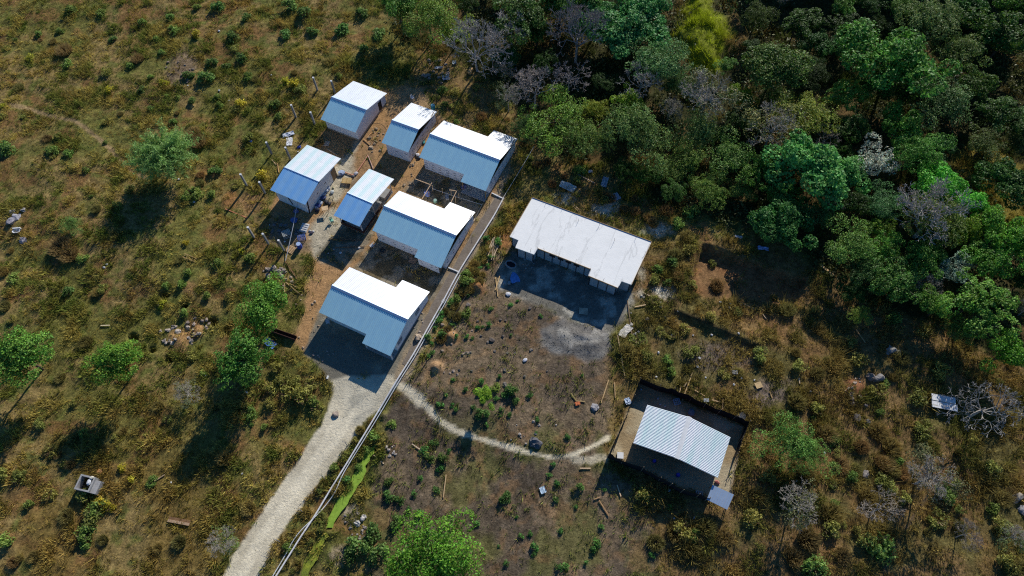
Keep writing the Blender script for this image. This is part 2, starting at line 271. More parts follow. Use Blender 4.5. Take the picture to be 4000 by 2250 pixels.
MARKS = [('the feathery pasture tree', 637, 640), ('the grey block tank', 350, 1890), ('the upper end of the thin footpath', 60, 415), ('the wooden plank in the dry grass', 700, 2040), ('the round tree by the dirt track', 1035, 1240),
         ('the topmost white house', 1360, 440), ('the farthest fence post', 1225, 330), ('the green duckweed ditch', 1390, 1880), ('the grey gravel heap', 2230, 1330), ('the white flat-roofed building', 2270, 960), ('the striped shed', 2660, 1720),
         ('the white board in the brush', 3680, 1577), ('the bare tree on the brown slope', 3850, 1650), ('the excavated red pit', 2850, 1090), ('the vivid tree at the lower edge', 1677, 2180), ('the bend of the pale footpath', 2080, 1770), ('the dumped rubble', 65, 905),
         ('the open gravel road', 1130, 1900), ('the fluffy bright green tree', 3180, 690), ('the yellow-green clearing', 2735, 140), ('the bright tree beside the shed', 3093, 1790), ('the lonely round bush', 285, 885), ('the dark boulder pair', 3400, 1480), ('the lower right slope track', 3520, 2180),
         ('the rocky bare strip in the pasture', 690, 280), ('the pale fallen log', 1930, 375), ('the trench with orange pipes', 1430, 640), ('the pale lime patch', 2370, 830), ('the wide tree at the pasture edge', 60, 1400)]
def rel_labels(items):                             # items: (object, description, px, py): a label each, by its rank round a landmark
    by = {}
    for o, d, px, py in items:
        mk = min(MARKS, key=lambda m: math.hypot(m[1] - px, m[2] - py)); by.setdefault((d, mk[0]), []).append((math.hypot(mk[1] - px, mk[2] - py), o))
    for (d, mk), l in by.items():
        l.sort(key=lambda t: t[0])
        for i, (_, o) in enumerate(l): o['label'] = f'{d}, {ORD[min(i, 19)]} {mk}' if len(l) > 1 else f'{d} near {mk}'

# ------------------------------------------------------------------ ground
def mixc(c, col, m): return c * (1 - m[..., None]) + np.asarray(col) * m[..., None]
def zones(x, y):
    P = np.stack([x, y, np.zeros_like(x)], -1); px, py = proj(P)
    w1 = (fbm(x, y, 2.5, 71, 4) - .5); w2 = (fbm(x, y, .9, 75, 3) - .5); w = 60 * w1 + 34 * w2      # ragged edges in photo px
    Z = dict(px=px, py=py, w=w)
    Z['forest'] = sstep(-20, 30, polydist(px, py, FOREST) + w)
    Z['clear1'] = sstep(-22, 30, polydist(px, py, CLEAR1) + 1.5 * w); Z['clear2'] = sstep(-15, 15, polydist(px, py, CLEAR2) + w)
    Z['built'] = sstep(-10, 14, polydist(px, py, BUILT) + .8 * w); Z['field'] = sstep(-15, 25, polydist(px, py, FIELD) + w)
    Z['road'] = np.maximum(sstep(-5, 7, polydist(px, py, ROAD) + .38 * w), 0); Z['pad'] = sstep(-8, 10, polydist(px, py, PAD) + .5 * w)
    Z['path'] = sstep(15, 4, linedist(px, py, PATH) - .3 * w); Z['path'] = np.maximum.reduce([Z['path'], .6 * sstep(18, 5, linedist(px, py, [(2240, 1795), (2370, 1790)]) - .6 * w), sstep(34, 12, linedist(px, py, [(1530, 1490), (1590, 1520), (1640, 1562)]) - .4 * w)])
    Z['track'] = .6 * sstep(16, 4, linedist(px, py, TRACK2) - .3 * w)
    Z['foot'] = sstep(13, 4, linedist(px, py, FOOT) - .12 * w)
    Z['shed'] = sstep(-6, 8, polydist(px, py, SHEDYARD) + .2 * w); Z['wpath'] = sstep(-10, 6, polydist(px, py, WPATH) + .3 * w)
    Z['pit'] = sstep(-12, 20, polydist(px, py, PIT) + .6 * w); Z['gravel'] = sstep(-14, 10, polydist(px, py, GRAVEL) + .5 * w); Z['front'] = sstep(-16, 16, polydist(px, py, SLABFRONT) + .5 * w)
    Z['right'] = sstep(2350, 2480, px + .8 * w) * sstep(900, 1000, py + w) * (1 - Z['forest'])
    return Z
def ground_colour(x, y, Z):
    px, py, w = Z['px'], Z['py'], Z['w']
    n1 = fbm(x, y, 7, 81, 4); n2 = fbm(x, y, 4, 85, 4); n3 = fbm(x, y, 1.4, 89, 4)
    c = np.ones(x.shape + (3,)) * np.array((.175, .128, .058))
    c = mixc(c, (.118, .112, .036), sstep(.40, .62, n1)); c = mixc(c, (.15, .082, .038), .8 * sstep(.52, .68, n2)); c = mixc(c, (.085, .10, .028), .8 * sstep(.56, .70, n3))
    low = sstep(1500, 2000, py) * sstep(1000, 700, px); c = mixc(c, (.155, .085, .036), .55 * low * sstep(.4, .6, n1))
    rt = Z['right']; c = mixc(c, mixc(np.ones(c.shape) * np.array((.145, .095, .048)), (.10, .085, .035), sstep(.45, .6, n1)), rt)
    c = mixc(c, (.165, .085, .042), rt * .45 * sstep(.55, .68, n2))
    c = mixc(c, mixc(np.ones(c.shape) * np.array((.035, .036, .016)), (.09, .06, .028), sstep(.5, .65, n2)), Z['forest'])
    c = mixc(c, (.14, .16, .018), Z['clear1']); c = mixc(c, (.15, .12, .03), Z['clear2'])
    # clearing behind the houses: reddish soil
    red = sstep(-20, 20, polydist(px, py, [(1530, 390), (1640, 200), (1760, 230), (1950, 330), (2060, 480), (1990, 560), (1760, 460), (1620, 360)]) + w); c = mixc(c, (.17, .105, .055), .75 * red * sstep(.35, .55, n3 + .1))
    f = mixc(np.ones(c.shape) * np.array((.140, .105, .078)), (.090, .070, .058), sstep(.45, .62, n1)); f = mixc(f, (.095, .092, .036), .8 * sstep(.48, .64, n2) * sstep(1500, 1760, py)); f = mixc(f, (.17, .10, .055), .5 * sstep(.56, .66, n3))
    c = mixc(c, f, Z['field'])
    b = mixc(np.ones(c.shape) * np.array((.26, .175, .105)), (.17, .125, .09), sstep(.42, .62, n2)); b = mixc(b, (.30, .165, .08), .55 * sstep(.45, .6, n1))
    c = mixc(c, b, Z['built'])
    grey = np.maximum(sstep(-14, 14, polydist(px, py, [(1200, 900), (1300, 800), (1350, 860), (1400, 930), (1260, 1030), (1215, 1000)]) + .5 * w), sstep(-14, 14, polydist(px, py, [(1240, 770), (1320, 640), (1400, 560), (1370, 700), (1320, 800)]) + .5 * w))
    c = mixc(c, (.36, .335, .30), .85 * grey)
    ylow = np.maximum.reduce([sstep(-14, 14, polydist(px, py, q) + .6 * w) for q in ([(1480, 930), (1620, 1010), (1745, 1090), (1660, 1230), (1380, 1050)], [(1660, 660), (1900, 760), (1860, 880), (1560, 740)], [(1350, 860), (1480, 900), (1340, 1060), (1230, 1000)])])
    c = mixc(c, mixc(np.ones(c.shape) * np.array((.19, .17, .15)), (.075, .065, .045), sstep(.46, .58, n3)), .85 * ylow)  # yards between houses darkened, their shade put into the soil colour
    c = mixc(c, (.33, .19, .10), .7 * sstep(-10, 14, polydist(px, py, [(1225, 1010), (1330, 1050), (1400, 1020), (1290, 1120), (1240, 1215), (1190, 1370), (1150, 1330), (1195, 1180)]) + .5 * w))
    c = mixc(c, mixc(np.ones(c.shape) * np.array((.145, .135, .125)), (.25, .225, .20), sstep(.45, .6, n2)), Z['pad'])  # pad tone lowered to hold the house shade in its colour
    rd = mixc(np.ones(c.shape) * np.array((.50, .455, .405)), (.41, .37, .325), sstep(.42, .62, n2)); rd = mixc(rd, (.30, .295, .29), .8 * sstep(-30, 30, polydist(px, py, [(1360, 1580), (1440, 1480), (1540, 1480), (1470, 1600), (1400, 1660), (1350, 1620)]) + w))
    tracks = sstep(26, 8, np.abs(polydist(px, py, ROAD) - 55) + .3 * w); rd = mixc(rd, (.58, .53, .475), .75 * tracks); rd = mixc(rd, (.42, .385, .34), .5 * sstep(1700, 1500, py))
    c = mixc(c, rd, Z['road'])
    c = mixc(c, (.24, .16, .10), Z['track']); c = mixc(c, (.52, .465, .40), Z['path']); c = mixc(c, (.23, .165, .098), Z['foot'])
    c = mixc(c, mixc(np.ones(c.shape) * np.array((.25, .19, .13)), (.33, .28, .22), sstep(.45, .6, n2)), Z['shed'])
    c = mixc(c, (.24, .19, .15), Z['wpath'])
    c = mixc(c, mixc(np.ones(c.shape) * np.array((.21, .10, .052)), (.13, .075, .043), sstep(.45, .6, n2)), .9 * Z['pit'])
    c = mixc(c, mixc(np.ones(c.shape) * np.array((.13, .125, .125)), (.30, .29, .29), sstep(.5, .7, n3)), Z['front'])  # building shade painted into the ground colour here
    c = mixc(c, mixc(np.ones(c.shape) * np.array((.20, .195, .21)), (.125, .12, .13), sstep(.4, .6, n3)), Z['gravel'])
    pp = np.maximum(sstep(-20, 40, ell(px, py, 2800, 1390, 130, 60) + w), sstep(-15, 30, ell(px, py, 2995, 1540, 95, 62) + w)); c = mixc(c, (.155, .118, .118), .8 * pp)
    lime = np.maximum.reduce([sstep(-10, 22, ell(px, py, ax, ay, rx, ry) + .8 * w) for ax, ay, rx, ry in ((2375, 815, 62, 44), (2212, 776, 42, 24), (2500, 1150, 22, 26), (2585, 1145, 36, 26), (2560, 900, 60, 26), (2500, 1060, 18, 60))])
    c = mixc(c, (.44, .42, .40), .85 * lime)
    for mx, my, r, cc in [(1868, 1122, 36, (.27, .13, .06)), (1762, 1315, 36, (.26, .15, .08)), (1706, 1435, 36, (.30, .19, .12)), (3340, 1520, 60, (.15, .065, .04)), (690, 1320, 60, (.26, .15, .08)), (765, 1290, 40, (.26, .15, .08)), (745, 1130, 40, (.26, .15, .08)), (900, 780, 40, (.22, .11, .05)), (990, 790, 60, (.22, .13, .07)), (1975, 940, 40, (.27, .13, .06)), (720, 250, 60, (.15, .11, .085)), (690, 290, 50, (.16, .115, .09)), (1365, 2000, 40, (.2, .17, .15)), (1330, 2170, 50, (.24, .19, .15))]:
        c = mixc(c, cc, .85 * sstep(-.1, .5, 1 - np.hypot(px - mx, py - my) / r + w / 70))
    dk = np.maximum(sstep(14, 2, linedist(px, py, BANK) - .2 * w) * (py > 1200), 0); c = mixc(c, (.05, .035, .022), .7 * dk)  # strip of bank shade painted dark into the soil
    c = mixc(c, (.04, .05, .02), .8 * sstep(-14, 4, polydist(px, py, DITCH2) + .3 * w))
    for q in ([(2035, 1860), (2080, 1930), (2130, 2010)], [(2068, 1900), (2100, 1960), (2140, 2010)], [(1900, 1860), (1925, 1910), (1940, 1935)], [(1865, 1870), (1868, 1940)], [(2000, 1900), (2040, 1980), (2080, 2030)], [(2070, 1800), (2100, 1900)]):
        c = mixc(c, (.035, .028, .02), .8 * sstep(6, 1, linedist(px, py, q) - .08 * w) * Z['field'])
    ru = sstep(9, 3, np.abs(linedist(px, py, [(3400, 2300), (3480, 2130), (3560, 1990), (3640, 1880)]) - 22) - .15 * w); c = mixc(c, (.10, .075, .06), .8 * ru * (py > 1880))
    return np.clip(c * np.array((1.52, 1.47, 1.18)), .008, .9)
def axis(a, b, step, far):
    core = np.arange(a, b + step / 2, step); g = []; d = step; v = b
    while v < far: d *= 1.6; v += d; g.append(v)
    l = []; d = step; v = a
    while v > -far: d *= 1.6; v -= d; l.append(v)
    return np.concatenate([l[::-1], core, g])
XS = axis(-98, 112, .3, 900); YS = axis(3, 126, .3, 900)
GX, GY = np.meshgrid(XS, YS); gx = GX.ravel(); gy = GY.ravel()
inner = (gx > -110) & (gx < 150) & (gy > -6) & (gy < 165)
gz = np.zeros_like(gx); gz[inner] = terrain(gx[inner], gy[inner])
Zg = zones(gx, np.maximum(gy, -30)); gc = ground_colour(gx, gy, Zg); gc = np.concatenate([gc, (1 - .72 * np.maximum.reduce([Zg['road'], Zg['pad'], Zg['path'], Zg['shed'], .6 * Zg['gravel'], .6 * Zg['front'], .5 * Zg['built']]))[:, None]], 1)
nx, ny = len(XS), len(YS); ii = (np.arange(ny - 1)[:, None] * nx + np.arange(nx - 1)[None]).ravel(); FQ = np.stack([ii, ii + 1, ii + nx + 1, ii + nx], 1)
cls = np.zeros(len(FQ), int); near = inner[FQ[:, 0]]
cls[(np.maximum(Zg['road'], .0)[FQ].mean(1) > .5) & near] = 1; cls[(Zg['path'][FQ].mean(1) > .5) & near & (cls == 0)] = 2
def sub_ground(name, k):
    F = FQ[cls == k]; u, inv = np.unique(F, return_inverse=True); V = np.stack([gx[u], gy[u], gz[u]], 1)
    return tag(place(name, np_mesh(name, V, inv.reshape(F.shape), gc[u], M['ground'], True)), kind='structure')
sub_ground('ground', 0); sub_ground('gravel_road', 1); sub_ground('footpath', 2)

def sheet(name, poly, mat, dz=.03, wob=0, kind='structure', z=None):
    pts = []
    for i, (a, b) in enumerate(zip(poly, poly[1:] + poly[:1])):
        n = max(1, int(math.hypot(b[0] - a[0], b[1] - a[1]) / 14)) if wob else 1
        for k in range(n): pts.append((a[0] + (b[0] - a[0]) * k / n + random.uniform(-wob, wob), a[1] + (b[1] - a[1]) * k / n + random.uniform(-wob, wob)))
    vs = [G(*p) for p in pts]; zz = [v.z + dz if z is None else z for v in vs]
    mb = MB(); mb.add([(v.x, v.y, q) for v, q in zip(vs, zz)], [tuple(range(len(vs)))[::-1]]); o = mb.build(name, mat); me = o.data
    if me.polygons[0].normal.z < 0: me.flip_normals()
    return tag(o, kind=kind) if kind else o
sheet('concrete_walkway', [(1936, 770), (1962, 782), (1895, 905), (1796, 1085), (1719, 1225), (1645, 1362), (1600, 1440), (1570, 1420), (1620, 1325), (1690, 1185), (1760, 1060), (1862, 880)], M['walk'], .035, 1.5)
zd = float(np.mean([G(*p).z for p in DITCH])) + .12
sheet('ditch_water', DITCH, M['algae'], 0, 5, z=zd); sheet('stagnant_ditch_water', DITCH2, M['algae2'], 0, 3, z=float(np.mean([G(*p).z for p in DITCH2])) + .02)

# ------------------------------------------------------------------ grass and undergrowth (uncountable)
def grass(name, n, area, accept, colour, hmin, hmax, blades, wid, spread):
    x = rng.uniform(area[0], area[1], n); y = rng.uniform(area[2], area[3], n)
    Z = zones(x, y); k = (Z['px'] > -60) & (Z['px'] < 4060) & (Z['py'] > -80) & (Z['py'] < 2330); d = accept(x, y, Z) * k
    s = rng.uniform(0, 1, n) < d; x, y = x[s], y[s]; Z = {q: v[s] for q, v in Z.items()}; z = terrain(x, y); c = colour(x, y, Z); n = len(x)
    cl = fbm(x, y, 2.2, 101, 3); size = (.45 + 1.5 * sstep(.35, .7, cl)) * rng.uniform(.7, 1.3, n)
    B = blades; a = rng.uniform(0, 2 * PI, (n, B)); r = rng.uniform(0, 1, (n, B)) * spread * size[:, None]; h = rng.uniform(hmin, hmax, (n, B)) * size[:, None]
    bx = x[:, None] + np.cos(a) * r * .5; by = y[:, None] + np.sin(a) * r * .5; ln = rng.uniform(.3, 1.0, (n, B)) * h
    ta = a + rng.normal(0, .6, (n, B)); wa = rng.uniform(0, PI, (n, B)); hw = wid * rng.uniform(.6, 1.4, (n, B)) * np.sqrt(size)[:, None] / 2
    bz = np.repeat(z[:, None], B, 1) - .02
    V = np.stack([np.stack([bx - np.cos(wa) * hw, by - np.sin(wa) * hw, bz], -1), np.stack([bx + np.cos(wa) * hw, by + np.sin(wa) * hw, bz], -1), np.stack([bx + np.cos(ta) * ln, by + np.sin(ta) * ln, bz + h], -1)], 2).reshape(-1, 3)
    cc = np.repeat(c[:, None], B, 1) * rng.uniform(.65, 1.35, (n, B))[..., None]; cc = np.repeat(cc.reshape(-1, 1, 3), 3, 1).reshape(-1, 3)
    o = place(name, np_mesh(name, V, np.arange(len(V)).reshape(-1, 3), cc, M['grass'])); o.color = (1, 1, 1, 1); return tag(o, kind='stuff')
def g_accept(x, y, Z):
    bare = np.maximum.reduce([Z['road'], Z['pad'], Z['path'], Z['track'], Z['foot'], Z['shed'], Z['wpath'], Z['gravel'], Z['front'], sstep(2, 16, polydist(Z['px'], Z['py'], DITCH) + .3 * Z['w']), sstep(16, 8, linedist(Z['px'], Z['py'], BANK))])
    d = .35 + .75 * sstep(.35, .6, fbm(x, y, 3, 111, 3)); d = d * (1 - .55 * Z['forest']) * (1 - .84 * Z['field']) * (1 - .95 * Z['built']) * (1 - .93 * Z['pit']); d = d * (1 + .3 * Z['right'])
    st = np.maximum.reduce([sstep(0, .5, 1 - np.hypot(Z['px'] - a, Z['py'] - b) / r) for a, b, r in ((700, 270, 90), (690, 1310, 80), (770, 1290, 60), (1868, 1122, 40), (1762, 1315, 40), (1706, 1435, 40), (3340, 1520, 60))])
    return d * (1 - bare) * (1 - .8 * st)
def g_colour(x, y, Z):
    n1 = fbm(x, y, 6, 121, 4); n2 = fbm(x, y, 3.2, 125, 4); n3 = fbm(x, y, 1.5, 129, 3); c = np.ones(x.shape + (3,)) * np.array((.30, .225, .085))
    c = mixc(c, (.155, .145, .04), sstep(.42, .58, n1)); c = mixc(c, (.22, .125, .05), .55 * sstep(.53, .66, n2)); c = mixc(c, (.10, .125, .03), .85 * sstep(.54, .66, n3))
    low = sstep(1500, 2000, Z['py']) * sstep(1000, 700, Z['px']); c = mixc(c, (.22, .12, .045), .45 * low)
    c = mixc(c, mixc(mixc(np.ones(c.shape) * np.array((.23, .165, .07)), (.125, .115, .036), sstep(.40, .56, n1)), (.22, .12, .05), .4 * sstep(.52, .64, n2)), Z['right'])
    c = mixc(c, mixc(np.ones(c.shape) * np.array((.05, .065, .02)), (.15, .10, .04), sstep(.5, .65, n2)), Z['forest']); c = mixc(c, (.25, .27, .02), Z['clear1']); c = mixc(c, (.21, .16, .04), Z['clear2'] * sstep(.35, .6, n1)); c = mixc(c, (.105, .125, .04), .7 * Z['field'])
    return c * np.array((1.78, 1.82, 1.32)) * rng.uniform(.75, 1.25, x.shape)[..., None]
grass('dry_grass', 230000, (-96, 96, 8, 112), g_accept, g_colour, .12, .36, 8, .07, .42)
def tall_accept(x, y, Z):
    t = fbm(x, y, 4, 131, 3); return (.05 * sstep(.5, .64, t) + .30 * Z['right'] * sstep(.44, .58, t) + .25 * Z['forest'] + .8 * Z['clear1'] + .5 * Z['clear2']) * np.clip(g_accept(x, y, Z) * 2, 0, 1)
grass('tall_dry_grass', 80000, (-96, 96, 8, 112), tall_accept, lambda x, y, Z: g_colour(x, y, Z) * 1.0, .35, .85, 14, .055, .6)

# ------------------------------------------------------------------ trees and shrubs
def cards(P, Nn, size, aspect, col, V, F, C):
    n = len(P); r = rng.normal(0, 1, (n, 3)); t = np.cross(Nn, r); t /= np.linalg.norm(t, axis=1)[:, None] + 1e-9; s = np.cross(Nn, t); s /= np.linalg.norm(s, axis=1)[:, None] + 1e-9
    L = (size * rng.uniform(.6, 1.4, n))[:, None]; w = L * aspect
    q = np.stack([P - t * L / 2, P + s * w / 2 + Nn * L * .12, P + t * L / 2, P - s * w / 2 + Nn * L * .12], 1)
    b = sum(len(v) for v in V); V.append(q.reshape(-1, 3)); F.append(b + np.arange(n * 4).reshape(-1, 4)); C.append(np.repeat(col, 4, 0))
def unit(n):
    v = rng.normal(0, 1, (n, 3)); return v / np.linalg.norm(v, axis=1)[:, None]
def crown_mesh(name, R, rz, nl, nleaf, size, aspect=.62, flat=0.0, droop=0.0, base=(.06, .10, .025), var=.35, fill=.25, kmax=1.12, rl=(.17, .42)):
    """leaf clumps spread over many lobes of an uneven crown; origin at the crown's centre"""
    lob = []
    for i in range(nl):
        d = unit(1)[0]; d[2] = abs(d[2]) * .9 - .25; k = rng.uniform(.35, kmax); lob.append((np.array([d[0] * R * k, d[1] * R * k, d[2] * rz * k * 1.15]), rng.uniform(*rl) * R))
    lob.append((np.array([0, 0, 0.]), .5 * R)); V, F, C = [], [], []; wt = np.array([l[1] ** 2 for l in lob]); wt /= wt.sum(); cnt = rng.multinomial(nleaf, wt)
    for (c, r), k in zip(lob, cnt):
        d = unit(k); rad = r * rng.uniform(.55, 1.12, k) ** .6; sq = np.array([1, 1, .62 if not flat else .4]); P = c + d * rad[:, None] * sq
        cl = vnoise(P[:, 0] * 1.9 + 40 + c[0], P[:, 1] * 1.9 + P[:, 2] * 1.3 + 60, 5); keep = cl > fill; P = P[keep]; d = d[keep]; k = len(P)
        Nn = d * .7 + unit(k) * .75 + np.array([0, 0, .45]); Nn /= np.linalg.norm(Nn, axis=1)[:, None]; P[:, 2] -= droop * (d[:, 0] ** 2 + d[:, 1] ** 2) * rng.uniform(0, 1, k)
        tone = rng.uniform(1 - var, 1 + var, k) * rng.uniform(.8, 1.2); col = np.array(base) * tone[:, None]; col[:, 0] *= rng.uniform(.8, 1.35, k); cards(P, Nn, size, aspect, col, V, F, C)
    return np_mesh(name, np.concatenate(V), np.concatenate(F), np.concatenate(C), M['leaf']), [l[0] for l in lob]
def feather_mesh(name, R, rz, nb, base):
    """fine drooping sprays radiating from the middle"""
    V, F, C = [], [], []; tips = []
    for i in range(nb):
        d = unit(1)[0]; d[2] = d[2] * .6 + .25; ln = R * rng.uniform(.55, 1.05); t = np.linspace(.25, 1, 22); bend = rng.normal(0, .18, 3)
        ax = d[None] * (ln * t)[:, None] + bend[None] * (t ** 2)[:, None] * R; ax[:, 2] = ax[:, 2] * rz / R - .3 * t ** 2; P = np.repeat(ax, 4, 0) + rng.normal(0, .16, (88, 3))
        Nn = unit(88) + np.array([0, 0, .5]); Nn /= np.linalg.norm(Nn, axis=1)[:, None]; col = np.array(base) * rng.uniform(.6, 1.45, (88, 1)); cards(P, Nn, .42, .16, col, V, F, C); tips.append(ax[10])
    return np_mesh(name, np.concatenate(V), np.concatenate(F), np.concatenate(C), M['leaf']), tips[:8]
def bare_mesh(name, R, rz, depth=5, n0=6, r0=.13, wild=.5, seed=1):
    rr = random.Random(seed); mb = MB()
    def grow(p, d, ln, r, k):
        pts = [p]; q = p.copy(); dd = d.copy()
        for _ in range(3):
            dd = (dd + Vector((rr.gauss(0, .2), rr.gauss(0, .2), rr.gauss(0.03, .14)))).normalized(); q = q + dd * ln / 3; pts.append(q.copy())
        mb.tube(pts, [r, r * .9, r * .8, r * .68], 4 if k < depth - 1 else 5)
        if k <= 0: return
        for _ in range(rr.choice((2, 2, 3, 3)) + (k == depth)):
            nd = (dd + Vector((rr.gauss(0, wild), rr.gauss(0, wild), rr.gauss(.08, wild * .6)))).normalized(); grow(q, nd, ln * rr.uniform(.62, .85), max(.024, r * .66), k - 1)
    for i in range(n0):
        a = 2 * PI * i / n0 + rr.uniform(-.3, .3); grow(Vector((0, 0, -rz * .45)), Vector((math.cos(a), math.sin(a), rr.uniform(.35, 1.0))).normalized(), R * .38, r0, depth - 1)
    me = mb.mesh(name, M['palebark']); return me
def trunk_mesh(name, H, r, lobes, mat, lean=(0, 0), forks=5):
    mb = MB(); top = Vector((lean[0], lean[1], H)); mid = Vector((lean[0] * .35 + rng.normal(0, .12), lean[1] * .35 + rng.normal(0, .12), H * .5))
    mb.tube([(0, 0, -.3), (0, 0, .1), mid, top], [r * 1.35, r, r * .75, r * .45], 8)
    for l in lobes[:forks]:
        e = Vector((l[0] * .85, l[1] * .85, H + l[2] * .8)); s = mid.lerp(top, rng.uniform(.2, .9)); m = s.lerp(e, .5) + Vector((0, 0, .15)); mb.tube([s, m, e], [r * .5, r * .33, r * .12], 5)
    return mb.mesh(name, mat)
PROTO = {}
def reg(kind, crown, lobes, R, rz, r=.16, H=3.2, mat=None): PROTO.setdefault(kind, []).append((crown, trunk_mesh('trunk', H, r, lobes, mat or M['bark']), R, rz, H))
for i in range(3):
    me, lb = crown_mesh('crown', 4, 2.3, 16, 11500, .25, base=(.052, .098, .020), fill=.33, var=.5); reg('broad', me, lb, 4, 2.3)
    me, lb = crown_mesh('crown', 4, 2.1, 21, 11500, .20, .5, base=(.060, .100, .031), fill=.34); reg('fine', me, lb, 4, 2.1)
for i in range(2):
    me, lb = crown_mesh('crown', 4, 2.5, 28, 11500, .30, .75, base=(.050, .115, .032), var=.3, fill=.2); reg('fluffy', me, lb, 4, 2.5)
    me, lb = crown_mesh('crown', 4, 1.25, 18, 9000, .20, .5, flat=1, base=(.055, .10, .022)); reg('umbrella', me, lb, 4, 1.25)
    me, lb = crown_mesh('crown', 4, 2.2, 14, 3400, .25, .5, base=(.095, .105, .060), fill=.45); reg('sparse', me, lb, 4, 2.2, .15, 3.2, M['palebark'])
    me, lb = crown_mesh('crown', 4, 2.2, 16, 5200, .36, .42, base=(.20, .22, .19), fill=.4); reg('silver', me, lb, 4, 2.2)
    me, lb = feather_mesh('crown', 4, 2.6, 230, (.105, .15, .05)); reg('feather', me, lb, 4, 2.6)
me, lb = crown_mesh('crown', 4, 2.7, 22, 14500, .24, .6, base=(.050, .100, .022), fill=.26, var=.5, kmax=.82, rl=(.24, .44)); reg('round', me, lb, 4, 2.7)
me, lb = crown_mesh('crown', 4, 2.5, 20, 14500, .23, .6, base=(.056, .100, .022), fill=.28, var=.5, kmax=.85, rl=(.22, .42)); reg('round', me, lb, 4, 2.5)
me, lb = crown_mesh('crown', 4, 2.6, 26, 12000, .24, .45, base=(.070, .135, .018), fill=.2, kmax=.9, rl=(.22, .42)); reg('vivid', me, lb, 4, 2.6)
for i in range(4):
    me = bare_mesh('branches', 4, 2.2, 6, 7 + i % 2, .07, .6, 30 + i); reg('bare', me, [], 4, 2.2, .17, 3.0, M['palebark'])
CAT = dict(broad='tree', fine='tree', fluffy='tree', umbrella='tree', sparse='tree', silver='tree', feather='tree', vivid='tree', round='tree', bare='bare tree')
NAME = dict(broad='leafy_tree', fine='leafy_tree', fluffy='dense_tree', umbrella='spreading_tree', sparse='sparse_tree', silver='silver_tree', feather='feathery_tree', vivid='leafy_tree', round='round_tree', bare='bare_tree')
def tree(kind, px, py, rpx, tint=(1, 1, 1), label=None, zc=None, group=None, squash=1.0):
    crown, trunk, R, rz, H = random.choice(PROTO[kind]); s = rpx / pxm(px, py) / R * 1.04; zc = zc or (1.2 * s * R)
    p = W3(unproj(px, py, zc)); p.z = float(terrain(np.array([p.x]), np.array([p.y]))[0]); k = zc / H
    t = thing(NAME[kind], label, CAT[kind], p, random.uniform(0, 2 * PI), group)
    place('trunk', trunk, t, scale=(s, s, k), color=(1, 1, 1))
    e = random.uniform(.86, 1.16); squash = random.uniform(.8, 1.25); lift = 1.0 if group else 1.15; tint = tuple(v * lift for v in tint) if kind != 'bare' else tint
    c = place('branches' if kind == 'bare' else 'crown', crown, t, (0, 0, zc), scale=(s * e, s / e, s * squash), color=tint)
    if kind == 'bare': t.children[0].color = (*tint, 1)
    if kind == 'sparse':
        b = random.choice(PROTO['bare']); place('branches', b[0], t, (0, 0, zc), scale=(s * .9, s * .9, s * .8), color=(.8, .78, .72))
    return t
G1 = (1, 1, 1); OL = (1.35, 1.12, .8); YG = (1.75, 1.45, .7); BG = (.75, .95, 1.15); DK = (.55, .6, .55); GR = (1.1, 1.0, 1.15); BR = (1.35, 1.35, .8)
